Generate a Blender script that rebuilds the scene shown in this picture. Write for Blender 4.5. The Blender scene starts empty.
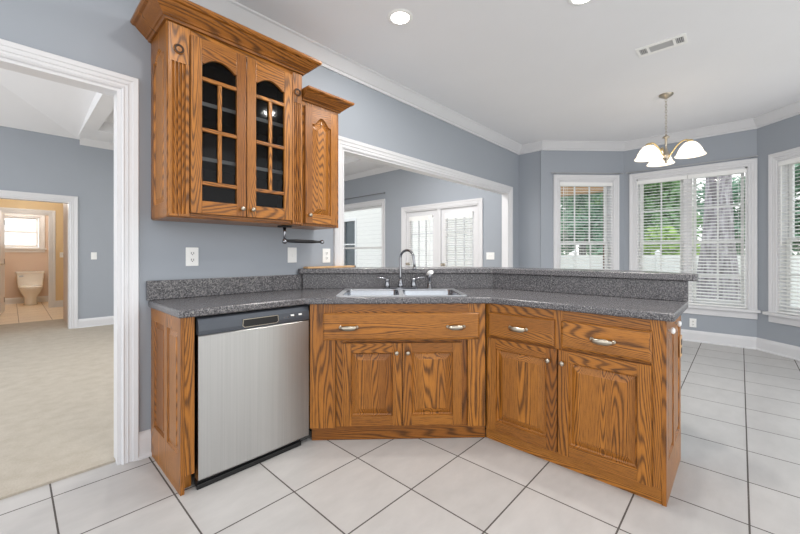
import bpy, bmesh, math, random
from mathutils import Vector, Matrix
from mathutils.geometry import tessellate_polygon
random.seed(7)
SC = bpy.context.scene
COL = SC.collection
R2 = math.sqrt(2.0)

# ------------------------------------------------------------------ camera
cam = bpy.data.cameras.new('camera'); co = bpy.data.objects.new('camera', cam); COL.objects.link(co)
cam.sensor_width = 36.0; cam.lens = 364.24/800*36.0; cam.shift_y = -12.35/800
cam.clip_start = 0.02; cam.clip_end = 200
TH = 0.7518549
co.location = (0, 0, 1.185)
co.rotation_euler = (math.pi/2, 0, -(math.pi/2 - TH) + 0.0)
# forward = (cos TH, sin TH): yaw from +Y towards +X
co.rotation_euler = (math.pi/2, 0, TH - math.pi/2)
SC.camera = co

# ------------------------------------------------------------------ world: soft bright overcast sky
w = bpy.data.worlds.new('sky'); SC.world = w; w.use_nodes = True
nt = w.node_tree; nt.nodes.clear()
out = nt.nodes.new('ShaderNodeOutputWorld'); bg = nt.nodes.new('ShaderNodeBackground')
tc = nt.nodes.new('ShaderNodeTexCoord'); sep = nt.nodes.new('ShaderNodeSeparateXYZ'); rmp = nt.nodes.new('ShaderNodeValToRGB')
mp = nt.nodes.new('ShaderNodeMapRange'); mp.inputs[1].default_value = -1; mp.inputs[2].default_value = 1
nt.links.new(tc.outputs['Generated'], sep.inputs[0]); nt.links.new(sep.outputs[2], mp.inputs[0]); nt.links.new(mp.outputs[0], rmp.inputs[0])
e = rmp.color_ramp.elements
e[0].position = 0.0; e[0].color = (0.84, 0.84, 0.84, 1)
e[1].position = 1.0; e[1].color = (0.72, 0.84, 1.0, 1)
for p, c in ((0.45, (0.86, 0.86, 0.86, 1)), (0.5, (1.0, 1.0, 1.0, 1)), (0.7, (0.92, 0.96, 1.0, 1))):
    q = e.new(p); q.color = c
nt.links.new(rmp.outputs[0], bg.inputs[0]); bg.inputs[1].default_value = 1.22
nt.links.new(bg.outputs[0], out.inputs[0])

SC.view_settings.view_transform = 'Standard'; SC.view_settings.look = 'None'
SC.view_settings.gamma = 1.0; SC.view_settings.use_curve_mapping = False
SC.view_settings.exposure = 0.68
SC.cycles.max_bounces = 10; SC.cycles.diffuse_bounces = 6; SC.cycles.transparent_max_bounces = 24
SC.cycles.sample_clamp_indirect = 4.0

# ------------------------------------------------------------------ materials
def s2l(c):
    f = lambda v: v/12.92 if v <= 0.04045 else ((v+0.055)/1.055)**2.4
    return tuple(f(x/255.0) for x in c) + (1.0,)
class NT:
    def __init__(s, name):
        s.m = bpy.data.materials.new(name); s.m.use_nodes = True; s.t = s.m.node_tree; s.n = s.t.nodes
        s.b = s.n['Principled BSDF']; s.o = s.n['Material Output']
    def add(s, typ, **kw):
        x = s.n.new(typ)
        for k, v in kw.items(): setattr(x, k, v)
        return x
    def set(s, node, i, v):
        if isinstance(v, bpy.types.NodeSocket): s.t.links.new(v, node.inputs[i])
        else: node.inputs[i].default_value = v
        return node
    def math(s, op, a, b=0.0, c=None):
        x = s.add('ShaderNodeMath', operation=op); s.set(x, 0, a); s.set(x, 1, b)
        if c is not None: s.set(x, 2, c)
        return x.outputs[0]
    def vec(s, scale, off=None, src='Object'):
        t = s.add('ShaderNodeTexCoord'); m = s.add('ShaderNodeVectorMath', operation='MULTIPLY')
        v = t.outputs[src]
        if off is not None:
            a = s.add('ShaderNodeVectorMath', operation='ADD'); s.t.links.new(v, a.inputs[0]); s.t.links.new(off, a.inputs[1]); v = a.outputs[0]
        s.t.links.new(v, m.inputs[0]); m.inputs[1].default_value = scale
        return m.outputs[0]
    def noise(s, vec, scale, detail=3, rough=0.55):
        x = s.add('ShaderNodeTexNoise'); s.set(x, 'Vector', vec); s.set(x, 'Scale', scale); s.set(x, 'Detail', detail); s.set(x, 'Roughness', rough)
        return x.outputs[0]
    def ramp(s, fac, *stops):
        x = s.add('ShaderNodeValToRGB'); e = x.color_ramp.elements; s.set(x, 0, fac)
        e[0].position, e[0].color = stops[0]; e[1].position, e[1].color = stops[-1]
        for p, c in stops[1:-1]: q = e.new(p); q.color = c
        return x.outputs[0]
    def mix(s, fac, a, b, mode='MIX'):
        x = s.add('ShaderNodeMix', data_type='RGBA', blend_type=mode)
        s.set(x, 0, fac); s.set(x, 6, a); s.set(x, 7, b)
        return x.outputs[2]
    def bump(s, h, strength, dist=0.01):
        x = s.add('ShaderNodeBump'); s.set(x, 'Height', h); s.set(x, 'Strength', strength); s.set(x, 'Distance', dist)
        s.t.links.new(x.outputs[0], s.b.inputs['Normal'])
    def pr(s, **kw):
        for k, v in kw.items(): s.set(s.b, k.replace('_', ' '), v)
        return s.m
def plain(name, rgb, rough=0.5, metal=0.0, var=0.04, scale=6.0, bump=0.0, **kw):
    m = NT(name); c = s2l(rgb)
    n = m.noise(m.vec((1, 1, 1)), scale, 4)
    lo = tuple(x*(1-var) for x in c[:3])+(1,); hi = tuple(min(1, x*(1+var)) for x in c[:3])+(1,)
    m.pr(Base_Color=m.ramp(n, (0.3, lo), (0.7, hi)), Roughness=rough, Metallic=metal)
    if bump: m.bump(m.noise(m.vec((1, 1, 1)), 350, 2), bump, 0.002)
    for k, v in kw.items(): m.set(m.b, k.replace('_', ' '), v)
    return m.m
def oak(name, axis, light=(184, 119, 46), mid=(146, 89, 32), dark=(58, 30, 8), rough=0.32):
    m = NT(name)
    at = m.add('ShaderNodeAttribute', attribute_name='off'); oi = m.add('ShaderNodeObjectInfo')
    tot = m.math('ADD', at.outputs['Fac'], m.math('MULTIPLY', oi.outputs['Random'], 13.0))
    cv = m.add('ShaderNodeCombineXYZ'); m.set(cv, 0, tot); m.set(cv, 1, m.math('MULTIPLY', tot, 0.37)); m.set(cv, 2, m.math('MULTIPLY', tot, 0.71))
    k = 0.085
    sc = (1, 1, k) if axis == 'z' else (k, 1, 1)
    v = m.vec(sc, cv.outputs[0])
    big = m.noise(v, 5.0, 1.5, 0.45)
    sep = m.add('ShaderNodeSeparateXYZ'); m.set(sep, 0, v)
    lin = m.math('ADD', m.math('ADD', sep.outputs[0], sep.outputs[1]), sep.outputs[2])
    t = m.math('ADD', m.math('MULTIPLY', lin, 520.0), m.math('MULTIPLY', big, 340.0))
    sn = m.math('MULTIPLY', m.math('ADD', m.math('SINE', t), 1.0), 0.5)
    g = m.math('POWER', sn, 2.0)
    fs = (1, 1, 0.05) if axis == 'z' else (0.06, 1, 1)
    pore = m.noise(m.vec(fs, cv.outputs[0]), 240, 3, 0.7)
    tone = m.noise(v, 2.2, 2)
    g2 = m.math('MULTIPLY', g, m.math('ADD', -0.1, m.math('MULTIPLY', pore, 1.9)))
    base = m.ramp(tone, (0.35, s2l(light)), (0.68, s2l(mid)))
    c1 = m.mix(m.math('MINIMUM', m.math('MULTIPLY', g2, 0.9), 0.78), base, s2l(dark))
    pf = m.ramp(pore, (0.50, (0, 0, 0, 1)), (0.68, (1, 1, 1, 1)))
    c2 = m.mix(m.math('MULTIPLY', pf, 0.45), c1, s2l(dark))
    m.pr(Base_Color=c2, Roughness=rough)
    m.set(m.b, 'Coat Weight', 0.08); m.set(m.b, 'Coat Roughness', 0.2); m.set(m.b, 'Specular IOR Level', 0.35)
    m.bump(g2, 0.12, 0.001)
    return m.m
OV = oak('oak_vertical', 'z'); OH = oak('oak_horizontal', 'x')
OAK = [OV, OH]
def speckle(name):
    m = NT(name); v = m.vec((1, 1, 1))
    n1 = m.noise(v, 150, 3, 0.65); n2 = m.noise(v, 300, 2, 0.6)
    c = m.ramp(n1, (0.34, s2l((38, 37, 40))), (0.47, s2l((90, 89, 93))), (0.56, s2l((120, 118, 120))), (0.66, s2l((160, 156, 152))))
    c = m.mix(m.ramp(n2, (0.56, (0, 0, 0, 1)), (0.62, (1, 1, 1, 1))), c, s2l((48, 42, 42)))
    m.pr(Base_Color=c, Roughness=0.27)
    return m.m
STONE = speckle('speckled_grey_laminate')
def wallpaint(name, rgb):
    m = NT(name); c = s2l(rgb); n = m.noise(m.vec((1, 1, 1)), 1.3, 2)
    m.pr(Base_Color=m.mix(n, tuple(x*.96 for x in c[:3])+(1,), tuple(x*1.04 for x in c[:3])+(1,)), Roughness=0.6)
    m.bump(m.noise(m.vec((1, 1, 1)), 420, 2), 0.08, 0.002)
    return m.m
BLUE = wallpaint('blue_grey_wall_paint', (157, 163, 171))
YELLOW = wallpaint('tan_bath_wall_paint', (216, 192, 152)); PINK = wallpaint('rose_beige_wall_paint', (206, 186, 172))
CEIL = plain('ceiling_paint', (234, 234, 236), 0.85, var=0.01, scale=2)
TRIM = plain('white_trim_paint', (217, 217, 219), 0.38, var=0.01)
VINYL = plain('white_vinyl', (236, 236, 236), 0.4, var=0.01)
SLATM = plain('white_blind_slat', (240, 240, 238), 0.45, var=0.01)
PLASTIC = plain('white_plastic', (240, 240, 238), 0.35, var=0.01)
SLOT = plain('dark_slot', (40, 40, 42), 0.6)
BLACK = plain('black_plastic', (16, 16, 17), 0.4)
CHROME = plain('chrome', (150, 151, 155), 0.12, 1.0, var=0.02)
NICKEL = plain('satin_nickel', (182, 173, 158), 0.28, 1.0, var=0.03)
BRASS = plain('pale_brass', (214, 190, 140), 0.25, 1.0, var=0.03)
GREYM = plain('grey_metal', (120, 120, 122), 0.5, 0.3)
PORC = plain('white_porcelain', (240, 238, 234), 0.12, var=0.01)
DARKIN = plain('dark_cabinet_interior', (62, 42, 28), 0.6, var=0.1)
SHELFM = plain('pale_shelf_edge', (214, 206, 196), 0.5)
BOARD = plain('pale_raw_wood', (206, 166, 122), 0.5, var=0.12, scale=18)
GROUT = plain('beige_caulk', (190, 182, 172), 0.7)
def steel(name):
    m = NT(name)
    n = m.noise(m.vec((160, 160, 1.0)), 1.0, 2)
    m.pr(Base_Color=m.ramp(n, (0.3, s2l((176, 175, 173))), (0.7, s2l((184, 183, 181)))), Metallic=1.0, Roughness=0.33)
    m.set(m.b, 'Anisotropic', 0.85); m.set(m.b, 'Anisotropic Rotation', 0.25)
    tg = m.add('ShaderNodeTangent', direction_type='RADIAL', axis='Z'); m.set(m.b, 'Tangent', tg.outputs[0])
    return m.m
STEEL = steel('brushed_stainless_steel')
RIMM = plain('bright_sink_rim', (214, 216, 220), 0.3, 0.9, var=0.02)
SINKM = plain('satin_sink_steel', (180, 183, 188), 0.2, 1.0, var=0.03, scale=40)
DKSTEEL = plain('dark_grey_control_panel', (80, 84, 91), 0.34, 0.5)
def glass(name, tint=(1, 1, 1, 1), refl=1.0, rough=0.02):
    m = NT(name); m.n.remove(m.b)
    tr = m.add('ShaderNodeBsdfTransparent'); tr.inputs[0].default_value = tint
    gl = m.add('ShaderNodeBsdfGlossy'); gl.inputs['Roughness'].default_value = rough
    fr = m.add('ShaderNodeFresnel'); fr.inputs[0].default_value = 1.45
    mx = m.add('ShaderNodeMixShader'); m.set(mx, 0, m.math('MULTIPLY', fr.outputs[0], refl))
    m.t.links.new(tr.outputs[0], mx.inputs[1]); m.t.links.new(gl.outputs[0], mx.inputs[2]); m.t.links.new(mx.outputs[0], m.o.inputs[0])
    return m.m
PANE = glass('window_glass', (0.985, 0.99, 0.988, 1), 0.35)
CABGLASS = glass('cabinet_glass', (0.62, 0.64, 0.66, 1), 0.3, 0.05)
def emit(name, rgb, strength):
    m = NT(name); m.pr(Base_Color=s2l((250, 248, 240)), Roughness=0.4)
    m.set(m.b, 'Emission Color', s2l(rgb)); m.set(m.b, 'Emission Strength', strength)
    return m.m
LENS = emit('lit_downlight_lens', (255, 250, 240), 14.0)
SHADE = emit('lit_frosted_glass', (255, 234, 206), 0.8)
BULB = emit('lit_bulb', (255, 226, 180), 3.0)
def tile(name, size, x0, y0, base, grout, gw=0.0072):
    m = NT(name); v = m.vec((1, 1, 1))
    sep = m.add('ShaderNodeSeparateXYZ'); m.set(sep, 0, v)
    def cell(o, off):
        a = m.math('DIVIDE', m.math('SUBTRACT', o, off), size)
        fl = m.math('FLOOR', a); fr = m.math('SUBTRACT', a, fl)
        d = m.math('MINIMUM', fr, m.math('SUBTRACT', 1.0, fr))
        return fl, d
    fx, dx = cell(sep.outputs[0], x0); fy, dy = cell(sep.outputs[1], y0)
    d = m.math('MINIMUM', dx, dy)
    isg = m.math('LESS_THAN', d, gw/size/2)
    cv = m.add('ShaderNodeCombineXYZ'); m.set(cv, 0, fx); m.set(cv, 1, fy)
    wn = m.add('ShaderNodeTexWhiteNoise'); m.set(wn, 'Vector', cv.outputs[0])
    off = m.add('ShaderNodeVectorMath', operation='SCALE'); m.set(off, 0, wn.outputs['Color']); off.inputs['Scale'].default_value = 20
    vv = m.vec((1.0, 2.2, 1.0), off.outputs[0])
    n = m.noise(vv, 5.0, 4, 0.6)
    c = s2l(base); lo = tuple(x*0.92 for x in c[:3])+(1,); hi = tuple(min(1, x*1.04) for x in c[:3])+(1,)
    colr = m.ramp(n, (0.3, lo), (0.7, hi))
    tone = m.math('ADD', 0.95, m.math('MULTIPLY', wn.outputs['Value'], 0.08))
    tv = m.add('ShaderNodeCombineColor'); [m.set(tv, i, tone) for i in range(3)]
    colr = m.mix(1.0, colr, tv.outputs[0], 'MULTIPLY')
    m.pr(Base_Color=m.mix(isg, colr, s2l(grout)), Roughness=m.math('ADD', 0.3, m.math('MULTIPLY', isg, 0.5)))
    bmp = m.math('SUBTRACT', m.math('MULTIPLY', n, 0.1), isg)
    m.bump(bmp, 0.25, 0.002)
    return m.m
TILE = tile('cream_floor_tile', 0.41445, 2.2117, -0.0284, (184, 181, 178), (80, 74, 70))
BTILE = tile('bath_floor_tile', 0.42, 0.1, 0.2, (232, 214, 190), (150, 130, 110))
def carpetm():
    m = NT('beige_carpet'); v = m.vec((1, 1, 1)); n = m.noise(v, 130, 4, 0.75); b = m.noise(v, 9, 4)
    c = m.mix(m.ramp(b, (0.35, (0, 0, 0, 1)), (0.65, (1, 1, 1, 1))), s2l((192, 182, 167)), s2l((204, 195, 181)))
    m.pr(Base_Color=m.mix(m.math('MULTIPLY', n, 0.7), c, s2l((146, 136, 120))), Roughness=0.95)
    m.bump(n, 0.6, 0.01)
    return m.m
CARPET = carpetm()
def bark():
    m = NT('grey_bark'); v = m.vec((1, 1, 0.16)); n = m.noise(v, 16, 5, 0.7)
    m.pr(Base_Color=m.ramp(n, (0.35, s2l((96, 90, 92))), (0.5, s2l((150, 144, 150))), (0.65, s2l((198, 192, 198)))), Roughness=0.9)
    m.bump(n, 0.8, 0.05); return m.m
BARK = bark()
def leafm(name, a, b):
    m = NT(name); n = m.noise(m.vec((1, 1, 1)), 3.5, 3)
    c = m.ramp(n, (0.35, s2l(a)), (0.65, s2l(b)))
    m.pr(Base_Color=c, Roughness=0.6); m.set(m.b, 'Transmission Weight', 0.0)
    tl = m.add('ShaderNodeBsdfTranslucent'); m.set(tl, 0, c); mx = m.add('ShaderNodeMixShader'); mx.inputs[0].default_value = 0.35
    m.t.links.new(m.b.outputs[0], mx.inputs[1]); m.t.links.new(tl.outputs[0], mx.inputs[2]); m.t.links.new(mx.outputs[0], m.o.inputs[0])
    return m.m
LEAF1 = leafm('green_leaves', (110, 150, 98), (168, 200, 150)); LEAF2 = leafm('bright_leaves', (140, 180, 80), (190, 216, 124)); LEAF3 = leafm('bluish_green_leaves', (104, 146, 118), (164, 198, 172))
def lawnm():
    m = NT('lawn_grass'); n = m.noise(m.vec((1, 1, 1)), 4, 5)
    m.pr(Base_Color=m.ramp(n, (0.3, s2l((120, 128, 84))), (0.7, s2l((164, 166, 124)))), Roughness=0.95); return m.m
LAWN = lawnm()
def siding(name, rgb):
    m = NT(name); sep = m.add('ShaderNodeSeparateXYZ'); m.set(sep, 0, m.vec((1, 1, 1)))
    a = m.math('FRACT', m.math('DIVIDE', sep.outputs[2], 0.16)); c = s2l(rgb)
    m.pr(Base_Color=m.ramp(a, (0.0, tuple(x*0.55 for x in c[:3])+(1,)), (0.08, c), (1.0, c)), Roughness=0.6); return m.m
SIDING = siding('cream_siding', (246, 245, 240))
EAVE = plain('tan_eave_board', (178, 142, 104), 0.7, var=0.1); BRICKM = plain('brown_brick', (120, 86, 76), 0.85, var=0.25, scale=30)

# ------------------------------------------------------------------ mesh helpers
class MB:
    def __init__(s): s.v = []; s.f = []; s.mi = []; s.off = []; s.sm = []
    def add(s, vs, fs, mi=0, smooth=False):
        b = len(s.v); o = random.random()*9
        s.v += [tuple(x) for x in vs]; s.off += [o]*len(vs)
        for f in fs: s.f.append([b+i for i in f]); s.mi.append(mi); s.sm.append(smooth)
        return s
    def box(s, x0, x1, y0, y1, z0, z1, mi=0):
        return s.add([(x0,y0,z0),(x1,y0,z0),(x1,y1,z0),(x0,y1,z0),(x0,y0,z1),(x1,y0,z1),(x1,y1,z1),(x0,y1,z1)],
              [(3,2,1,0),(4,5,6,7),(0,1,5,4),(1,2,6,5),(2,3,7,6),(3,0,4,7)], mi)
    def loft(s, rings, mi=0, caps=(True, True), closed=True, smooth=False):
        n = len(rings[0]); vs = [p for r in rings for p in r]; fs = []
        for k in range(len(rings)-1):
            for i in range(n if closed else n-1):
                j = (i+1) % n; fs.append((k*n+i, k*n+j, (k+1)*n+j, (k+1)*n+i))
        s.add(vs, fs, mi, smooth); b = len(s.v)-len(vs)
        if caps[0]: s.f.append([b+i for i in range(n)][::-1]); s.mi.append(mi); s.sm.append(False)
        if caps[1]: s.f.append([b+(len(rings)-1)*n+i for i in range(n)]); s.mi.append(mi); s.sm.append(False)
        return s
    def prism(s, poly, a, b, fn=None, mi=0, holes=()):
        """poly in 2D extruded from a to b; fn(u, v, t) -> 3D"""
        fn = fn or (lambda u, v, t: (u, v, t))
        loops = [list(poly)]+[list(h) for h in holes]; flat = [p for l in loops for p in l]; n = len(flat)
        if holes or len(poly) > 4:
            tri = tessellate_polygon([[Vector((p[0], p[1], 0)) for p in l] for l in loops])
        else: tri = [tuple(range(n))]
        vs = [fn(p[0], p[1], a) for p in flat]+[fn(p[0], p[1], b) for p in flat]
        fs = [tuple(t) for t in tri]+[tuple(i+n for i in t) for t in tri]
        base = 0
        for l in loops:
            m = len(l)
            for i in range(m):
                j = (i+1) % m; fs.append((base+i, base+j, base+j+n, base+i+n))
            base += m
        return s.add(vs, fs, mi)
    def lathe(s, prof, c=(0,0,0), axis='z', seg=24, mi=0, smooth=True, ry=1.0, caps=(True, True)):
        rings = []
        for r, h in prof:
            ring = []
            for i in range(seg):
                a = 2*math.pi*i/seg; p, q = r*math.cos(a), r*math.sin(a)*ry
                d = {'z': (p, q, h), 'y': (p, -h, q), 'x': (h, p, q)}[axis]
                ring.append((c[0]+d[0], c[1]+d[1], c[2]+d[2]))
            rings.append(ring)
        return s.loft(rings, mi, caps, True, smooth)
    def tube(s, pts, r, seg=10, mi=0):
        pts = [Vector(p) for p in pts]; rings = []; up = Vector((0.13, 0.21, 0.97))
        for i, p in enumerate(pts):
            d = (pts[min(i+1, len(pts)-1)]-pts[max(i-1, 0)]).normalized()
            if abs(d.dot(up)) > 0.95: up = Vector((0.9, 0.3, 0.1))
            a = d.cross(up).normalized(); b = a.cross(d).normalized(); up = b
            rr = r[i] if isinstance(r, (list, tuple)) else r
            rings.append([tuple(p+a*rr*math.cos(2*math.pi*k/seg)+b*rr*math.sin(2*math.pi*k/seg)) for k in range(seg)])
        return s.loft(rings, mi, (True, True), True, True)
    def sweep(s, path, prof, fn, closed=False, mi=0):
        """profile (offset to the left of the path, height) swept with mitred corners; fn(u, v, h) -> 3D"""
        P = [Vector((p[0], p[1])) for p in path]; n = len(P); rings = []
        for i in range(n):
            d0 = (P[i]-P[i-1]).normalized() if (i > 0 or closed) else None
            d1 = (P[(i+1) % n]-P[i]).normalized() if (i < n-1 or closed) else None
            d0 = d0 or d1; d1 = d1 or d0
            n0 = Vector((-d0.y, d0.x)); n1 = Vector((-d1.y, d1.x)); m = (n0+n1)
            m = m/max(1e-6, (1+n0.dot(n1)))
            rings.append([fn(P[i].x+m.x*o, P[i].y+m.y*o, h) for o, h in prof])
        if closed: rings.append(rings[0])
        return s.loft(rings, mi, (not closed, not closed), True)
    def build(s, name, mats, parent=None, bevel=0.0, world=False, kind=None, seg=2):
        me = bpy.data.meshes.new(name); vs = s.v
        if world and parent is not None:
            bpy.context.view_layer.update(); inv = parent.matrix_world.inverted(); vs = [tuple(inv @ Vector(p)) for p in vs]
        me.from_pydata(vs, [], s.f)
        for m in (mats if isinstance(mats, (list, tuple)) else [mats]): me.materials.append(m)
        me.polygons.foreach_set('material_index', s.mi); me.polygons.foreach_set('use_smooth', s.sm)
        at = me.attributes.new('off', 'FLOAT', 'POINT'); at.data.foreach_set('value', s.off)
        bm = bmesh.new(); bm.from_mesh(me); bmesh.ops.recalc_face_normals(bm, faces=bm.faces); bm.to_mesh(me); bm.free()
        me.update()
        o = bpy.data.objects.new(name, me); COL.objects.link(o)
        if parent is not None: o.parent = parent
        if kind: o['kind'] = kind
        if bevel:
            b = o.modifiers.new('edge', 'BEVEL'); b.width = bevel; b.segments = seg; b.limit_method = 'ANGLE'; b.angle_limit = math.radians(40)
        return o
def thing(name, label, cat, loc=(0,0,0), rz=0.0, group=None):
    o = bpy.data.objects.new(name, None); COL.objects.link(o); o.empty_display_size = 0.1
    o.location = loc; o.rotation_euler = (0, 0, rz); tag(o, label, cat, group)
    return o
def tag(o, label, cat, group=None):
    o['label'] = label; o['category'] = cat
    if group: o['group'] = group
    return o
def copy_tree(root, loc=None, rz=None, label=None, **kw):
    r = root.copy(); COL.objects.link(r)
    if loc is not None: r.location = loc
    if rz is not None: r.rotation_euler = (0, 0, rz)
    if label: r['label'] = label
    def rec(src, dst):
        for ch in list(src.children):
            c = ch.copy(); COL.objects.link(c); c.parent = dst; rec(ch, c)
    rec(root, r); return r
XZ = lambda y_sign: None

# ------------------------------------------------------------------ geometry constants
YW = 2.56; YB = 2.66; CH = 2.88; YC = 7.75; XF = 5.49; HC = 3.05
P0 = (5.49, 2.56); P1 = (5.486, 2.191); P2 = (6.38, 1.297); P3 = (6.38, -0.15); P4 = (5.47, -1.06)

# ------------------------------------------------------------------ setting
def struct(name, mb, mats, bevel=0.0): return mb.build(name, mats, kind='structure', bevel=bevel)
xz = lambda ya: (lambda u, v, t: (u, t, v))
mb = MB(); mb.prism([(-1.7,-1.7),(5.47,-1.7),(5.47,-1.06),(6.40,-0.14),(6.40,1.30),(5.5,2.20),(5.5,2.61),(-1.7,2.61)], -0.12, 0.0); struct('floor', mb, TILE)
mb = MB(); mb.prism([(-1.7,2.61),(5.5,2.61),(5.5,YC),(0.66,YC),(0.66,9.05),(-0.9,9.05),(-0.9,YC),(-1.7,YC)], -0.12, 0.012); struct('floor_carpet', mb, CARPET)
mb = MB(); mb.box(-0.9, 1.35, 9.05, 12.75, -0.12, 0.004); struct('floor_bathroom', mb, BTILE)
# ceiling over kitchen and breakfast bay
mb = MB(); mb.prism([(-1.7,-1.7),(5.47,-1.7),(5.47,-1.06),(6.40,-0.14),(6.40,1.30),(5.5,2.20),(5.5,YW),(-1.7,YW)], CH, CH+0.1); struct('ceiling', mb, CEIL)
# wall with cased doorway and wide pass-through
DX0, DX1, DH = -0.78, 0.428, 2.122
TX0, TX1, TH_ = 1.995, 5.14, 2.12
mb = MB(); mb.prism([(-1.7,0),(DX0,0),(DX0,DH),(DX1,DH),(DX1,0),(TX0,0),(TX0,TH_),(TX1,TH_),(TX1,0),(5.55,0),(5.55,4.4),(-1.7,4.4)], YW, YB, xz(0)); struct('wall_left', mb, BLUE)
mb = MB(); mb.prism([(5.49,2.56),(5.486,2.191),(5.58,2.24),(5.6,2.56)], 0, CH+0.1); struct('wall_far', mb, BLUE)
def plane_fn(p, d):
    d = Vector((d[0], d[1])).normalized(); nrm = Vector((d.y, -d.x))   # nrm: right of d
    return d, nrm, (lambda u, v, t: (p[0]+d.x*u+nrm.x*t, p[1]+d.y*u+nrm.y*t, v))
# bay walls: running P1->P2->P3->P4 the room lies on the right hand side; t>0 = into the room
WD = 0.16
ZS, ZT = 0.49, 2.30
BAY = [(P1, P2, 0.265, 1.09, 'wall_bay_left'), (P2, P3, 0.165, 1.36, 'wall_bay_centre'), (P3, P4, 0.245, 1.07, 'wall_bay_right')]
for a, b, s0, s1, nm in BAY:
    L = math.hypot(b[0]-a[0], b[1]-a[1]); d, n, fn = plane_fn(a, (b[0]-a[0], b[1]-a[1]))
    mb = MB(); mb.prism([(-0.02,0),(L+0.02,0),(L+0.02,CH+0.1),(-0.02,CH+0.1)], 0, -WD, fn, 0, [[(s0,ZS),(s1,ZS),(s1,ZT),(s0,ZT)]]); struct(nm, mb, BLUE)
mb = MB(); mb.box(5.47, 5.62, -1.7, -1.06, 0, CH+0.1); struct('wall_right', mb, BLUE)
# great room walls and ceiling
BX0, BX1, BH = -0.60, 0.645, 2.02
mb = MB(); mb.prism([(-1.7,0),(BX0,0),(BX0,BH),(BX1,BH),(BX1,0),(5.6,0),(5.6,HC),(-1.7,HC)], YC, YC+0.14, xz(0)); struct('wall_great_room_back', mb, BLUE)
FY0, FY1, FH = 3.29, 4.99, 2.06      # french door opening on the far wall
GY0, GY1, GZ0, GZ1 = 5.66, 7.35, 0.55, 2.29
yz = lambda u, v, t: (t, u, v)
mb = MB(); mb.prism([(YB,0),(FY0,0),(FY0,FH),(FY1,FH),(FY1,0),(YC+.14,0),(YC+.14,4.3),(YB,4.3)], XF, XF+0.16, yz, 0, [[(GY0,GZ0),(GY1,GZ0),(GY1,GZ1),(GY0,GZ1)]]); struct('wall_great_room_far', mb, BLUE)
# tray soffit with recess, vault to the left of it
XS = 0.76; RX0, RX1, RY0, RY1 = 0.90, 4.70, 5.45, 7.05
mb = MB(); mb.prism([(XS-.03,YB),(XF,YB),(XF,YC),(XS-.03,YC)], HC, HC+0.15, None, 0, [[(RX0,RY0),(RX1,RY0),(RX1,RY1),(RX0,RY1)]])
mb.box(RX0-.05, RX1+.05, RY0-.05, RY1+.05, HC+0.15, HC+0.2); struct('ceiling_great_room', mb, CEIL)
k0, k1, k2 = 0.11, 0.30, 0.22
vz = lambda x, y: HC + min(k1*(YC-y), k0*(YC-y)+k2*(XS-x))
mb = MB(); NX, NY = 1, 1
apex = (XS, YC, HC)
def val_y(x): return YC - k2*(XS-x)/(k1-k0)
xl = -1.7; yv = max(YB, val_y(xl)); xv = XS-(k1-k0)*(YC-YB)/k2
vl = (xl, val_y(xl), vz(xl, val_y(xl)))
mb.add([apex, vl, (xl, YC, HC)], [(0,1,2)])
mb.add([apex, vl, (xl, YB, vz(xl, YB)), (XS, YB, HC+k0*(YC-YB))], [(0,1,2,3)])
mb.add([(XS, YC, HC), (XS, YB, HC+k0*(YC-YB)), (XS, YB, HC+.01)], [(0,1,2)])
o = struct('ceiling_vault', mb, CEIL)
so = o.modifiers.new('thick', 'SOLIDIFY'); so.thickness = 0.04; so.offset = 0
# bathroom shell beyond the great room
mb = MB(); mb.box(0.66, 0.74, YC+.14, 9.05, 0, 2.5); struct('wall_vestibule_right', mb, PINK)
mb = MB(); mb.box(0.74, 1.35, 8.97, 9.05, 0, 2.5); struct('wall_bathroom_near', mb, YELLOW)
mb = MB(); mb.box(-1.0, -0.9, YC+.14, 12.75, 0, 2.5); struct('wall_vestibule_left', mb, YELLOW)
mb = MB(); mb.box(1.35, 1.43, 8.97, 12.75, 0, 2.5); struct('wall_bathroom_right', mb, YELLOW)
TXA, TXB = -0.10, 0.60
mb = MB(); mb.prism([(-0.9,0),(TXA,0),(TXA,2.08),(TXB,2.08),(TXB,0),(1.35,0),(1.35,2.5),(-0.9,2.5)], 11.25, 11.35, xz(0)); struct('wall_toilet_room_front', mb, YELLOW)
VX0, VX1, VZ0, VZ1 = -0.16, 0.50, 1.34, 2.12
mb = MB(); mb.prism([(-0.9,0),(1.35,0),(1.35,2.5),(-0.9,2.5)], 12.75, 12.85, xz(0), 0, [[(VX0,VZ0),(VX1,VZ0),(VX1,VZ1),(VX0,VZ1)]]); struct('wall_toilet_room_back', mb, PINK)
mb = MB(); mb.box(-1.0, 1.43, YC+.14, 12.85, 2.5, 2.58); struct('ceiling_bathroom', mb, CEIL)
# knee wall carrying the raised bar
mb = MB(); mb.prism([(1.60,2.545),(2.675,1.47),(2.675,0.27),(2.775,0.27),(2.775,1.51),(1.74,2.545)], 0, 1.034); struct('wall_bar', mb, BLUE)

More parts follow.
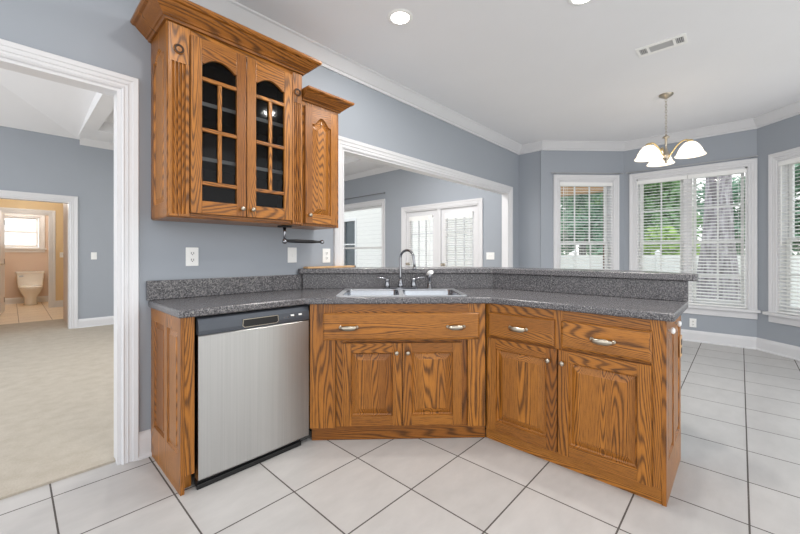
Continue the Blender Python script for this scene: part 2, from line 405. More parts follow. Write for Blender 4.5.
# ------------------------------------------------------------------ mouldings
CROWN = [(0,0),(0.092,0),(0.092,-0.012),(0.080,-0.020),(0.066,-0.038),(0.036,-0.076),(0.024,-0.092),(0.014,-0.096),(0.014,-0.120),(0,-0.120)]
BASE = [(0,0),(0.030,0),(0.030,0.012),(0.019,0.022),(0.018,0.110),(0.014,0.128),(0.008,0.142),(0,0.150)]
def flip(prof): return [(-o, h) for o, h in prof]
cpath = [(-1.69,YW),P0,P1,P2,P3,P4,(5.47,-1.69)]
mb = MB(); mb.sweep(cpath, flip(CROWN), lambda u, v, h: (u, v, CH+h)); struct('trim_crown', mb, TRIM)
def baseboard(name, path):
    mb = MB(); mb.sweep(path, flip(BASE), lambda u, v, h: (u, v, h)); struct(name, mb, TRIM)
baseboard('baseboard_left', [(0.502,YW),(0.568,YW)])
baseboard('baseboard_far', [(5.235,YW),P0,P1,P2,P3,P4,(5.47,-1.69)])
baseboard('baseboard_great_room_back', [(0.73,YC),(XF,YC),(XF,5.08)])
baseboard('baseboard_great_room_far', [(XF,3.2),(XF,2.7)])
baseboard('baseboard_toilet_room', [(-0.9,12.75),(1.35,12.75)])
baseboard('baseboard_bathroom', [(0.69,11.25),(1.35,11.25)])
mb = MB(); mb.sweep([(XS,YC),(XF,YC),(XF,YB)], flip([(0,0),(0.08,0),(0.075,-0.02),(0.02,-0.085),(0.012,-0.10),(0,-0.10)]), lambda u, v, h: (u, v, HC+h)); struct('trim_great_room_crown', mb, TRIM)
CAS = [(0,0),(0,0.011),(0.010,0.017),(0.016,0.012),(0.030,0.013),(0.034,0.018),(0.040,0.013),(0.058,0.016),(0.062,0.021),(0.088,0.024),(0.092,0.018),(0.092,0)]
def casing(name, u0, u1, z0, z1, fn, w=1.0, closed=False):
    """casing round an opening, path runs so that 'left of path' points away from the opening"""
    path = [(u1,z0),(u1,z1),(u0,z1),(u0,z0)]
    pr = [(-o*w, h) for o, h in CAS]
    mb = MB(); mb.sweep(path, pr, fn, closed); return struct(name, mb, TRIM)
fA = lambda u, v, h: (u, YW-h, v)
casing('trim_doorway', DX0, DX1, 0, DH, fA, 0.86)
casing('trim_pass_through', TX0, TX1, 0, TH_, fA, 1.05)
fA2 = lambda u, v, h: (u, YB+h, v)
casing('trim_doorway_great_room', DX0, DX1, 0.012, DH, fA2)
casing('trim_pass_through_great_room', TX0, TX1, 0.012, TH_, fA2)
def jamb(name, u0, u1, z1, ya, yb, z0=0.0, t=0.018):
    mb = MB(); mb.box(u0-.002, u0+t, ya, yb, z0, z1); mb.box(u1-t, u1+.002, ya, yb, z0, z1); mb.box(u0+t, u1-t, ya+.0005, yb-.0005, z1-t, z1+.002)
    return struct(name, mb, TRIM)
jamb('trim_doorway_jamb', DX0, DX1, DH, YW-.002, YB+.002); jamb('trim_pass_through_jamb', TX0, TX1, TH_, YW-.002, YB+.002)
fC = lambda u, v, h: (u, YC-h, v)
casing('trim_bathroom_door', BX0, BX1, 0.012, BH, fC); jamb('trim_bathroom_jamb', BX0, BX1, BH, YC-.002, YC+.145)
fT = lambda u, v, h: (u, 11.25-h, v)
casing('trim_toilet_door', TXA, TXB, 0.0, 2.08, fT); jamb('trim_toilet_jamb', TXA, TXB, 2.08, 11.248, 11.352)
fV = lambda u, v, h: (u, 12.75-h, v)
casing('trim_toilet_window', VX0, VX1, VZ0, VZ1, fV); 
mb = MB(); mb.box(VX0-.12, VX1+.12, 12.70, 12.76, VZ0-.03, VZ0); mb.box(VX0-.09, VX1+.09, 12.73, 12.75, VZ0-.10, VZ0-.03); struct('trim_toilet_window_sill', mb, TRIM, 0.003)
fF = lambda u, v, h: (XF-h, u, v)
casing('trim_french_doors', FY0, FY1, 0.012, FH, fF); casing('trim_great_room_window', GY0, GY1, GZ0, GZ1, fF)
mb = MB(); mb.box(XF-.07, XF+.01, GY0-.12, GY1+.12, GZ0-.03, GZ0); mb.box(XF-.02, XF, GY0-.09, GY1+.09, GZ0-.12, GZ0-.03); struct('trim_great_room_window_sill', mb, TRIM, 0.003)

# ------------------------------------------------------------------ windows (frame, two sashes with muntins, glass)
nwin = [0]
def window(fn, s0, s1, z0, z1, units=1, cols=3, zm=1.355, rows_up=(1.69,), rows_lo=(0.95,), depth=-0.075, muntins=True):
    nwin[0] += 1; nm = 'window_%d' % nwin[0]
    bx = lambda mb, a, b, c, d, t0, t1: mb.prism([(a,c),(b,c),(b,d),(a,d)], t0, t1, fn)
    mb = MB(); t = 0.02
    bx(mb, s0, s0+t, z0, z1, 0, -WD+.02); bx(mb, s1-t, s1, z0, z1, 0, -WD+.02); bx(mb, s0, s1, z1-t, z1, 0, -WD+.02); bx(mb, s0, s1, z0, z0+t, 0, -WD+.02)
    uw = (s1-s0)/units
    for k in range(1, units): bx(mb, s0+k*uw-.045, s0+k*uw+.045, z0, z1, -0.01, -WD+.02)
    root = mb.build(nm, TRIM, kind='structure')
    for k in range(units):
        a = s0+k*uw+(.045 if k else t); b = s0+(k+1)*uw-(.045 if k < units-1 else t); a += .008; b -= .008
        for (zz0, zz1, dd, rows, part) in ((zm-.02, z1-t-.005, depth-.03, rows_up, 'upper_sash'), (z0+t+.005, zm+.02, depth, rows_lo, 'lower_sash')):
            q = MB(); st = 0.035; th = 0.028
            bx(q, a, a+st, zz0, zz1, dd, dd-th); bx(q, b-st, b, zz0, zz1, dd, dd-th)
            bx(q, a+st, b-st, zz1-st, zz1, dd, dd-th); bx(q, a+st, b-st, zz0, zz0+st+(.02 if part == 'lower_sash' else 0), dd, dd-th)
            if muntins:
                for i in range(1, cols):
                    u = a+st+(b-a-2*st)*i/cols; bx(q, u-.009, u+.009, zz0+st, zz1-st, dd-.006, dd-th+.006)
                for zr in rows: bx(q, a+st, b-st, zr-.009, zr+.009, dd-.005, dd-th+.005)
            sh = q.build(part, VINYL, root)
            g = MB(); bx(g, a+st-.004, b-st+.004, zz0+st-.004, zz1-st+.004, dd-th/2, dd-th/2-.004); g.build('pane', PANE, sh)
    return root
bayf = []
for i, (a, b, s0, s1, nm) in enumerate(BAY):
    d, n, fn = plane_fn(a, (b[0]-a[0], b[1]-a[1])); bayf.append(fn)
    if i == 1: window(fn, s0, s1, ZS, ZT, 2, 2, rows_up=(1.83,), rows_lo=(0.90,))
    else: window(fn, s0, s1, ZS, ZT, 1, 3)
    casing('trim_bay_window_%d' % (i+1), s0, s1, ZS, ZT, fn)
    mb = MB(); e = 0.125 if i != 1 else 0.118
    mb.prism([(s0-e,ZS-.03),(s1+e,ZS-.03),(s1+e,ZS+.004),(s0-e,ZS+.004)], -0.02, 0.06, fn)
    mb.prism([(s0-.092,ZS-.115),(s1+.092,ZS-.115),(s1+.092,ZS-.03),(s0-.092,ZS-.03)], 0, 0.02, fn)
    struct('trim_bay_sill_%d' % (i+1), mb, TRIM, 0.004)
fG = lambda u, v, t: (XF-t, u, v)
window(fG, GY0, GY1, GZ0, GZ1, 1, 1, zm=1.34, rows_up=(), rows_lo=(), muntins=False)
fVv = lambda u, v, t: (u, 12.75-t, v)
window(fVv, VX0, VX1, VZ0, VZ1, 1, 1, zm=1.74, rows_up=(), rows_lo=(), muntins=False)

# ------------------------------------------------------------------ french doors
ndoor = [0]
def leaf(fn, y0, y1, z1, hinge_low):
    ndoor[0] += 1; st = 0.115
    mb = MB(); bx = lambda mb, a, b, c, d, t0, t1: mb.prism([(a,c),(b,c),(b,d),(a,d)], t0, t1, fn)
    mb.prism([(y0,0.02),(y1,0.02),(y1,z1),(y0,z1)], -0.03, -0.075, fn, 0, [[(y0+st,0.28),(y1-st,0.28),(y1-st,z1-st),(y0+st,z1-st)]])
    for i in (1, 2): u = y0+st+(y1-y0-2*st)*i/3; bx(mb, u-.009, u+.009, 0.28, z1-st, -0.04, -0.065)
    for k in range(1, 5): z = 0.28+(z1-st-0.28)*k/5; bx(mb, y0+st, y1-st, z-.009, z+.009, -0.041, -0.064)
    r = mb.build('door_%d' % ndoor[0], TRIM, kind='structure')
    g = MB(); bx(g, y0+st-.005, y1-st+.005, 0.275, z1-st+.005, -0.05, -0.055); g.build('pane', PANE, r)
    h = MB(); u = y0+.055 if hinge_low is False else y1-.055
    pt = fn(u, 1.0, -0.03); h.lathe([(0.028,0),(0.028,0.01),(0.012,0.012),(0.012,0.04),(0.026,0.05),(0.026,0.075),(0.012,0.085)], (0,0,0), 'x', 16)
    h.v = [(pt[0]-x, pt[1]+y, pt[2]+z) for x, y, z in h.v]; h.build('door_knob', NICKEL, r)
    return r
ym = (FY0+FY1)/2
leaf(fF, ym+.045, FY1-.02, FH-.02, True); leaf(fF, FY0+.02, ym-.045, FH-.02, True)
mb = MB(); mb.box(XF-.0, XF+.1, ym-.04, ym+.04, 0.012, FH-.02); mb.box(XF-.005, XF+.16, FY0-.002, FY0+.018, 0.012, FH); mb.box(XF-.005, XF+.16, FY1-.018, FY1+.002, 0.012, FH); mb.box(XF-.005, XF+.16, FY0, FY1, FH-.018, FH+.002); struct('trim_french_door_frame', mb, TRIM, 0.002)

# ------------------------------------------------------------------ blinds
def blind(fn, s0, s1, z0, z1, t, label, tilt=16, pitch=0.042, slat=0.044, cat='window blind', group='white window blinds', valance=0.05):
    c = fn((s0+s1)/2, z0, t); r = thing('window_blind', label, cat, (c[0], c[1], c[2]), 0, group)
    bx = lambda mb, a, b, c, d, t0, t1: mb.prism([(a,c),(b,c),(b,d),(a,d)], t0, t1, fn)
    h = MB(); bx(h, s0, s1, z1-.045, z1, t-.028, t+.005); bx(h, s0, s1, z1-valance, z1+.002, t+.006, t+.012); h.build('headrail', SLATM, r, 0, True)
    q = MB(); n = int((z1-valance-z0-.03)/pitch); ta = math.radians(tilt)
    for k in range(n):
        z = z0+.045+k*pitch; dx = slat/2*math.cos(ta); dz = slat/2*math.sin(ta)
        ring = []
        for a in (s0+.004, s1-.004):
            ring.append([fn(a, z-dz, t+dx), fn(a, z+0.0015, t), fn(a, z+dz, t-dx), fn(a, z+dz-.0025, t-dx), fn(a, z-.001, t), fn(a, z-dz-.0025, t+dx)])
        q.loft(ring)
    q.build('slats', SLATM, r, 0, True)
    b = MB(); bx(b, s0, s1, z0, z0+.018, t-.024, t+.024); b.build('bottom_rail', SLATM, r, 0, True)
    l = MB()
    for f in (0.13, 0.87):
        u = s0+(s1-s0)*f
        for tt in (t-.024, t+.024): bx(l, u-.0012, u+.0012, z0+.01, z1-.03, tt-.0012, tt+.0012)
    l.build('ladder_cord', SLATM, r, 0, True)
    wd = MB(); u = s0+.05; bx(wd, u-.004, u+.004, (z0+z1)/2-.1, z1-.05, t+.026, t+.032); wd.build('tilt_wand', SLATM, r, 0, True)
    return r
blind(bayf[0], 0.272, 1.083, ZS+.012, ZT-.022, -0.006, 'white blind in the leftmost bay window, behind the middle of the raised bar')
blind(bayf[1], 0.172, 0.759, ZS+.012, ZT-.022, -0.006, 'white blind over left half of the wide double window, foliage behind it')
blind(bayf[1], 0.766, 1.353, ZS+.012, ZT-.022, -0.006, 'white blind over right half of the wide double window, tree trunk behind it')
blind(bayf[2], 0.252, 1.063, ZS+.012, ZT-.022, -0.006, 'white blind in the rightmost bay window, cut by the frame edge')
blind(fF, ym+.15, FY1-.12, 0.3, 1.94, 0.0, 'white blind on the left french door leaf', group='french door blinds', valance=0.09, tilt=14)
blind(fF, FY0+.11, ym-.15, 0.3, 1.94, 0.0, 'white blind on the right french door leaf, nearer the light switch', group='french door blinds', valance=0.09, tilt=-20)

# ------------------------------------------------------------------ cabinetry helpers (local frame: x right, y into the cabinet, z up)
def arch_pts(x0, x1, zb, zs, rise, n=14, shoulder=0.12, power=1.25):
    """polygon: flat bottom, arched top with small shoulders"""
    pts = [(x0,zb),(x1,zb),(x1,zs)]
    xa, xb = x1-(x1-x0)*shoulder, x0+(x1-x0)*shoulder
    for i in range(n+1):
        f = i/n; x = xa+(xb-xa)*f; pts.append((x, zs+rise*max(0.0, math.sin(math.pi*f))**power))
    pts.append((x0,zs)); return pts
def inset_poly(poly, d):
    P = [Vector(p) for p in poly]; n = len(P); o = []
    for i in range(n):
        a = (P[i]-P[i-1]).normalized(); b = (P[(i+1) % n]-P[i]).normalized()
        na = Vector((-a.y, a.x)); nb = Vector((-b.y, b.x)); m = (na+nb)/max(0.35, 1+na.dot(nb)); o.append(tuple(P[i]+m*d))
    return o
fxz = lambda u, v, t: (u, t, v)
def raised_door(mb, x0, x1, z0, z1, yf, th=0.02, st=0.058, rail=0.062, arch=0.0):
    """stile and rail frame with a raised centre panel; front face at yf (towards -y)"""
    px0, px1, pz0, pz1 = x0+st, x1-st, z0+rail, z1-rail
    mb.box(x0, x0+st, yf, yf+th, z0, z1, 0); mb.box(x1-st, x1, yf, yf+th, z0, z1, 0)
    mb.box(px0, px1, yf+.0005, yf+th, z0, pz0, 1)
    if arch:
        ap = arch_pts(px0, px1, pz0, pz1-arch, arch); top = ap[2:]
        poly = [(px1,z1),(px0,z1)]+[p for p in top[::-1]]
        mb.prism(poly, yf+.0005, yf+th, fxz, 1)
    else:
        ap = [(px0,pz0),(px1,pz0),(px1,pz1),(px0,pz1)]; mb.box(px0, px1, yf+.0005, yf+th, pz1, z1, 1)
    # sticking bevel, groove and raised field
    r0 = ap; r1 = inset_poly(ap, 0.003); r2 = inset_poly(ap, 0.011); r3 = inset_poly(ap, 0.042); r4 = inset_poly(ap, 0.045)
    rings = [[fxz(p[0], p[1], t) for p in r] for r, t in ((r0, yf+.001), (r1, yf+.013), (r2, yf+.018), (r3, yf+.006), (r4, yf+.003))]
    mb.loft(rings, 0, (False, False))
    base = len(mb.v)-len(r4)
    tri = tessellate_polygon([[Vector((p[0], p[1], 0)) for p in r4]])
    for t in tri: mb.f.append([base+i for i in t]); mb.mi.append(0); mb.sm.append(False)
def knob(parent, x, z, y, name='knob', mat=None, r=0.0135):
    k = MB(); k.lathe([(0.006,0),(0.006,0.012),(r*0.7,0.015),(r,0.020),(r,0.025),(r*0.75,0.030),(0.001,0.031)], (x, y, z), 'y', 18); return k.build(name, mat or NICKEL, parent)
def cup_pull(parent, x, z, y, w=0.105):
    k = MB(); n = 12
    rings = []
    for i in range(n+1):                                   # arched bail pull
        f = i/n; a = math.pi*f; xx = x-w/2*math.cos(a); yy = y-.004-.024*math.sin(a)**0.6; hh = 0.006+0.010*math.sin(a)
        rings.append([(xx, yy-.005, z-hh*1.1), (xx, yy-.007, z), (xx, yy-.003, z+hh*.8), (xx, yy+.004, z+hh*.6), (xx, yy+.004, z-hh)])
    k.loft(rings, 0, (True, True), True, True)
    for sx in (-1, 1): k.lathe([(0.011,0),(0.011,0.004),(0.007,0.008)], (x+sx*w/2*0.97, y, z), 'y', 14)
    return k.build('pull', NICKEL, parent)
def drawer_front(mb, x0, x1, z0, z1, yf, th=0.02):
    e = 0.012
    rings = [[(x0,yf+th,z0),(x1,yf+th,z0),(x1,yf+th,z1),(x0,yf+th,z1)], [(x0,yf+.008,z0),(x1,yf+.008,z0),(x1,yf+.008,z1),(x0,yf+.008,z1)],
             [(x0+e*.5,yf+.002,z0+e*.5),(x1-e*.5,yf+.002,z0+e*.5),(x1-e*.5,yf+.002,z1-e*.5),(x0+e*.5,yf+.002,z1-e*.5)],
             [(x0+e,yf,z0+e),(x1-e,yf,z0+e),(x1-e,yf,z1-e),(x0+e,yf,z1-e)]]
    mb.loft(rings, 1)

# ------------------------------------------------------------------ end panel left of the dishwasher
ep = thing('cabinet_end_panel', 'oak end panel with two tall raised panels at the left end of the base cabinets', 'cabinet panel', (0.569, 2.007, 0))
mb = MB()   # side seen from the doorway (local x = 0), panels facing -x
fside = lambda u, v, t: (t, u, v)
def side_panel(mb, ya, yb, z0, z1, xf, dirn, stiles, rails, arch=0.0, back=0.018):
    """raised panels in a side; stiles = list of (y0,y1) gaps; dirn -1 faces -x"""
    holes = [[(a, rails[0]), (b, rails[0]), (b, rails[1]), (a, rails[1])] if not arch else arch_pts(a, b, rails[0], rails[1]-arch, arch) for a, b in stiles]
    mb.prism([(ya,z0),(yb,z0),(yb,z1),(ya,z1)], xf, xf-dirn*back, fside, 0, holes)
    for h in holes:
        r = [h, inset_poly(h, 0.008), inset_poly(h, 0.030), inset_poly(h, 0.034)]
        tt = (xf-dirn*.001, xf-dirn*.012, xf-dirn*.006, xf-dirn*.003)
        rings = [[fside(p[0], p[1], t) for p in q] for q, t in zip(r, tt)]
        mb.loft(rings, 0, (False, False)); base = len(mb.v)-len(h)
        for t in tessellate_polygon([[Vector((p[0], p[1], 0)) for p in r[-1]]]): mb.f.append([base+i for i in t]); mb.mi.append(0); mb.sm.append(False)
side_panel(mb, 0.0, 0.545, 0.0, 0.874, 0.0, -1, [(0.045,0.225),(0.275,0.475)], (0.185,0.80))
mb.build('side_panel', OAK, ep, 0)
mb = MB(); mb.box(0.0185, 0.064, 0.0, 0.02, 0.085, 0.874); mb.box(0.0185, 0.064, 0.05, 0.06, 0.0, 0.085); mb.build('front_stile', OAK, ep, 0.002)

# ------------------------------------------------------------------ dishwasher
dw = thing('dishwasher', 'stainless steel dishwasher under the left counter, beside the sink cabinet', 'dishwasher', (0.640, 2.007, 0)); W = 0.645
mb = MB(); mb.box(0.004, W-.004, 0.03, 0.52, 0.10, 0.868); mb.build('tub', GREYM, dw)
mb = MB(); n = 16; rings = []   # gently bowed stainless door skin
for z in (0.048, 0.055, 0.770, 0.776):
    ins = 0.004 if z in (0.048, 0.776) else 0
    front = [(0.003+(W-.006)*i/n, -0.022+ins-0.007*math.sin(math.pi*i/n), z) for i in range(n+1)]
    rings.append(front+[(W-.003, 0.028, z), (0.003, 0.028, z)])
mb.loft(rings, 0, (True, True), True, False); mb.build('door', STEEL, dw)
mb = MB(); rings = []
for i in range(n+1):
    x = 0.003+(W-.006)*i/n; yb = -0.024-0.006*math.sin(math.pi*i/n); pk = 1.0 if 0.215 < x < 0.435 else 0.0
    rings.append([(x, 0.028, 0.779), (x, yb, 0.779), (x, yb-.002, 0.80), (x, yb+.001, 0.835), (x, yb+.010, 0.858), (x, yb+.02, 0.866), (x, 0.028, 0.866)])
mb.loft(rings, 0); cp = mb.build('control_panel', DKSTEEL, dw)
mb = MB(); poly = [(0.222,0.800),(0.232,0.791),(0.418,0.791),(0.428,0.800),(0.424,0.830),(0.226,0.830)]; mb.prism(poly, -0.0345, -0.02, fxz); mb.build('handle_pocket', BLACK, cp)
mb = MB(); rings = [[(p[0], y, p[1]) for p in inset_poly(poly, -d)] for d, y in ((0.003,-0.030),(0.003,-0.0365),(0.0,-0.0365),(0.0,-0.030))]
mb.loft(rings, 0, (False, False)); mb.build('handle_rim', NICKEL, cp)
for i, x in enumerate((0.468, 0.492, 0.522, 0.540, 0.575, 0.595)):
    mb = MB()
    if i in (2, 4): mb.box(x-.010, x+.010, -0.034, -0.024, 0.815, 0.824)
    else: mb.lathe([(0.0045,0),(0.0045,0.010),(0.003,0.011)], (x, -0.022, 0.812), 'y', 12)
    mb.build('button', PLASTIC if i in (2, 4) else CHROME, cp)
mb = MB(); mb.box(0.006, W-.045, 0.0, 0.05, 0.0, 0.046); mb.box(0.0, W-.05, -0.014, -0.0005, 0.0, 0.026); mb.build('kick_plate', BLACK, dw, 0.003)

# ------------------------------------------------------------------ diagonal sink base cabinet
# face line x+y = 3.305, left end at y 2.007
sb = thing('sink_base_cabinet', 'oak corner sink cabinet with a wide false drawer above two panel doors', 'cabinet', (1.288, 1.982, 0), -math.pi/4); W = 1.115
mb = MB()
mb.box(0.0, 0.16, 0.0, 0.02, 0.088, 0.874, 0); mb.box(W-.112, W, 0.0, 0.02, 0.088, 0.874, 0)      # wide outer stiles
mb.box(0.16, W-.112, 0.0, 0.02, 0.640, 0.874, 1)                                               # top rail behind drawer
mb.box(0.16, 0.225, 0.022, 0.040, 0.088, 0.66, 0); mb.box(W-.177, W-.112, 0.022, 0.040, 0.088, 0.66, 0)
mb.box(0.225, W-.177, 0.022, 0.040, 0.60, 0.66, 1); mb.box(0.225, W-.177, 0.022, 0.040, 0.088, 0.13, 1); mb.box(0.555, 0.615, 0.022, 0.040, 0.13, 0.60, 0)
mb.build('face_frame', OAK, sb, 0.002)
mb = MB(); mb.prism([(0.06,0.03),(W-.06,0.03),(W-.0,0.10),(W-.0,0.4),(0.9,0.55),(0.25,0.55),(0.0,0.4),(0.0,0.10)], 0.088, 0.10); mb.build('cabinet_floor', DARKIN, sb)
mb = MB(); mb.box(0.006, W+.008, 0.028, 0.045, 0.0, 0.088, 1); mb.build('toe_kick', OAK, sb, 0.002)
mb = MB(); drawer_front(mb, 0.086, W-.042, 0.648, 0.816, -0.021); dr = mb.build('false_drawer', OAK, sb)
cup_pull(dr, 0.246, 0.730, -0.021); cup_pull(dr, 0.921, 0.730, -0.021)
mb = MB(); raised_door(mb, 0.203, 0.580, 0.100, 0.624, -0.002); d1 = mb.build('door', OAK, sb, 0.0015); knob(d1, 0.547, 0.565, -0.002)
mb = MB(); raised_door(mb, 0.586, 0.963, 0.100, 0.624, -0.002); d2 = mb.build('door', OAK, sb, 0.0015); knob(d2, 0.618, 0.565, -0.002)

# ------------------------------------------------------------------ peninsula cabinet
pc = thing('peninsula_cabinet', 'oak peninsula base cabinet with two drawers over two panel doors', 'cabinet', (2.103, 1.206, 0), -math.pi/2); W = 0.952; DP = 0.56
mb = MB()
for a, b in ((0.0,0.035),(0.432,0.484),(0.888,W-.0185)): mb.box(a, b, 0.0, 0.02, 0.075, 0.874, 0)
for a, b in ((0.035,0.432),(0.484,0.888)):
    for c, d in ((0.812,0.874),(0.650,0.678),(0.075,0.10)): mb.box(a, b, 0.0, 0.02, c, d, 1)
mb.box(0.0, W-.02, DP-.012, DP, 0.0, 0.874, 0); mb.box(0.0, W-.02, 0.02, DP-.012, 0.08, 0.095, 0); mb.box(0.0, 0.018, 0.02, DP-.012, 0.08, 0.874, 0)
mb.build('carcass', OAK, pc, 0.0015)
mb = MB(); mb.box(0.0, W-.0185, 0.004, 0.022, 0.0, 0.075, 1); mb.build('toe_kick', OAK, pc, 0.002)
mb = MB(); mb.prism([(0.0,0.0),(0.022,0.0),(0.022,0.018),(0.0,0.018)], 0, 0.1); 
mb = MB(); side_panel(mb, 0.0, DP, 0.0, 0.874, 0.0, 1, [(0.065,0.255),(0.305,0.50)], (0.19,0.80)); ep2 = mb.build('end_panel', OAK, pc)
ep2.location = (W, 0, 0)
for y in (0.055, 0.30):
    k = MB(); k.lathe([(0.005,0),(0.005,0.008),(0.013,0.012),(0.016,0.02),(0.010,0.027),(0.001,0.028)], (0,0,0), 'x', 16); kk = k.build('bumper_knob', PLASTIC, ep2); kk.location = (0.0, y, 0.822); kk['label'] = 'white round knob on the end panel'
k = MB(); k.box(0, 0.006, -0.035, 0.035, -0.06, 0.06); ou = k.build('outlet_plate', BOARD, ep2, 0.002); ou.location = (0.0, 0.525-.0, 0.66)
k = MB(); k.box(0.005, 0.008, -0.016, 0.016, -0.04, -0.008); k.box(0.005, 0.008, -0.016, 0.016, 0.008, 0.04); k.build('socket', SLOT, ou)
for a, b, c in ((0.027, 0.440, 0.230), (0.478, 0.896, 0.687)):
    mb = MB(); drawer_front(mb, a, b, 0.668, 0.818, -0.021); q = mb.build('drawer', OAK, pc); cup_pull(q, c, 0.742, -0.021)
for a, b, c in ((0.024, 0.456, 0.413), (0.462, 0.896, 0.490)):
    mb = MB(); raised_door(mb, a, b, 0.078, 0.655, -0.021); q = mb.build('door', OAK, pc, 0.0015); knob(q, c, 0.588, -0.021)

# ------------------------------------------------------------------ countertop with backsplash, raised bar top
def st(s, t): return ((s+t)/R2, (t-s)/R2)       # diagonal frame: s along the sink face, t away from the camera
S0, S1, T0, T1 = -0.335, 0.520, 2.335, 2.862
hole = [st(S0+.02, T0+.02), st(S1-.02, T0+.02), st(S1-.02, T1-.02), st(S0+.02, T1-.02)]
ct = thing('countertop', 'speckled grey laminate countertop running round the corner sink', 'countertop', (1.3, 2.1, 0.875))
mb = MB(); mb.prism([(0.553,1.976),(1.250,1.976),(2.072,1.154),(2.072,0.219),(2.664,0.219),(2.664,1.462),(1.583,2.543),(0.553,2.555)], 0.875, 0.915, None, 0, [hole])
mb.build('worktop', STONE, ct, 0.010, True, seg=3)
mb = MB(); mb.prism([(0.545,2.555),(0.545,2.537),(1.574,2.537),(1.572,2.555)], 0.9155, 1.030)
mb.prism([(1.577,2.543),(1.577,2.523),(2.645,1.455),(2.645,0.219),(2.664,0.219),(2.664,1.463),(1.584,2.543)], 0.9155, 1.0335)
mb.build('backsplash', STONE, ct, 0.003, True)
bt = thing('bar_top', 'long raised speckled grey bar ledge behind the sink and peninsula', 'bar counter', (2.2, 2.0, 1.035))
mb = MB(); mb.prism([(1.545,2.548),(1.545,2.518),(2.620,1.443),(2.620,0.19),(2.632,0.178),(2.72,0.178),(2.98,0.50),(2.98,1.60),(2.06,2.52),(2.06,2.548)], 0.0, 0.040)
mb.v = [(x-2.2, y-2.0, z) for x, y, z in mb.v]; mb.build('slab', STONE, bt, 0.006, seg=3)
bd = thing('wood_board', 'thin pale wooden board lying on the left end of the raised bar', 'board', (1.84, 2.50, 1.0755))
mb = MB(); mb.box(-0.25, 0.22, -0.03, 0.042, 0, 0.014); mb.build('plank', BOARD, bd, 0.002)
mb = MB(); mb.box(0.2205, 0.235, -0.03, 0.042, 0, 0.014); mb.build('end_strip', DARKIN, bd, 0.002)

# ------------------------------------------------------------------ sink, faucet, sprayer
cs, ctt = (S0+S1)/2, (T0+T1)/2; cx, cy = st(cs, ctt)
sk = thing('kitchen_sink', 'double bowl stainless steel sink set into the corner countertop', 'sink', (cx, cy, 0.915), -math.pi/4)
hw, hd = (S1-S0)/2, (T1-T0)/2
def rrect(x0, x1, y0, y1, r, n=5):
    p = []
    for cx_, cy_, a0 in ((x1-r,y0+r,-90),(x1-r,y1-r,0),(x0+r,y1-r,90),(x0+r,y0+r,180)):
        for i in range(n+1): a = math.radians(a0+90*i/n); p.append((cx_+r*math.cos(a), cy_+r*math.sin(a)))
    return p
bowls = [(-hw+.035, -0.016, -hd+.03, hd-.095), (0.016, hw-.035, -hd+.03, hd-.095)]
mb = MB(); mb.prism(rrect(-hw, hw, -hd, hd, 0.03), 0.0006, 0.006, None, 0, [rrect(a, b, c, d, 0.05) for a, b, c, d in bowls]); mb.build('rim', RIMM, sk, 0.002)
for a, b, c, d in bowls:
    mb = MB(); rings = []
    for ins, z in ((0,0.004),(0.006,-0.01),(0.012,-0.13),(0.03,-0.165),(0.07,-0.172),(0.07,-0.1745),(0.026,-0.169),(0.008,-0.131),(0.001,-0.01),(-0.002,0.001)):
        rings.append([(x, y, z) for x, y in rrect(a+ins, b-ins, c+ins, d-ins, max(0.02, 0.05-ins*.2))])
    mb.loft(rings, 0, (False, False), True, True); n = 24
    m0 = len(mb.v)-len(rings)*n
    mb.f.append([m0+4*n+i for i in range(n)]); mb.mi.append(0); mb.sm.append(False)
    bw = mb.build('bowl', SINKM, sk)
    dn = MB(); dn.lathe([(0.042,0),(0.040,0.003),(0.03,0.003),(0.02,0.001)], ((a+b)/2, (c+d)/2, -0.172), 'z', 20); dn.build('drain', CHROME, bw)
fs_, ft_ = 0.098, T1-.048
fx, fy = st(fs_, ft_)
fc = thing('kitchen_faucet', 'chrome gooseneck kitchen faucet with two lever handles behind the sink', 'faucet', (fx, fy, 0.9213), -math.pi/4)
mb = MB(); mb.prism(rrect(-0.135, 0.135, -0.028, 0.028, 0.027), 0, 0.012); mb.build('base_plate', CHROME, fc, 0.003)
pts = [(0,0,0.01),(0,0,0.10),(0,0,0.235)]
for i in range(1, 13): a = math.pi*i/12*1.02; pts.append((0.048*(1-math.cos(a)), -0.075*(1-math.cos(a))/1.6, 0.235+0.062*math.sin(a)))
e = pts[-1]; pts += [(e[0]+.004, e[1]-.002, e[2]-.035), (e[0]+.006, e[1]-.003, e[2]-.06)]
mb = MB(); mb.tube(pts, 0.0095, 14); mb.lathe([(0.022,0.012),(0.022,0.03),(0.015,0.045),(0.0125,0.06),(0.0125,0.075)], (0,0,0), 'z', 20); sp = mb.build('spout', CHROME, fc)
e = pts[-1]; mb = MB(); mb.lathe([(0.0135,-0.026),(0.0145,-0.008),(0.0125,0.004)], (e[0], e[1], e[2]), 'z', 16); mb.build('aerator', CHROME, sp)
for sx in (-1, 1):
    mb = MB(); mb.lathe([(0.022,0.012),(0.021,0.03),(0.015,0.045),(0.017,0.062),(0.019,0.072),(0.012,0.082),(0.001,0.084)], (sx*0.102, 0, 0), 'z', 18)
    hb = mb.build('handle', CHROME, fc)
    mb = MB(); mb.tube([(sx*0.105,0,0.075),(sx*0.135,-0.004,0.084),(sx*0.185,-0.010,0.088)], [0.008,0.0065,0.009], 10); mb.build('lever', CHROME, hb)
px, py = st(fs_+.225, ft_+.0)
sy = thing('side_sprayer', 'chrome and white side spray nozzle standing right of the faucet', 'sprayer', (px, py, 0.9213), -math.pi/4)
mb = MB(); mb.lathe([(0.024,0),(0.024,0.006),(0.018,0.012),(0.017,0.035),(0.013,0.04)], (0,0,0), 'z', 18); mb.build('base', CHROME, sy)
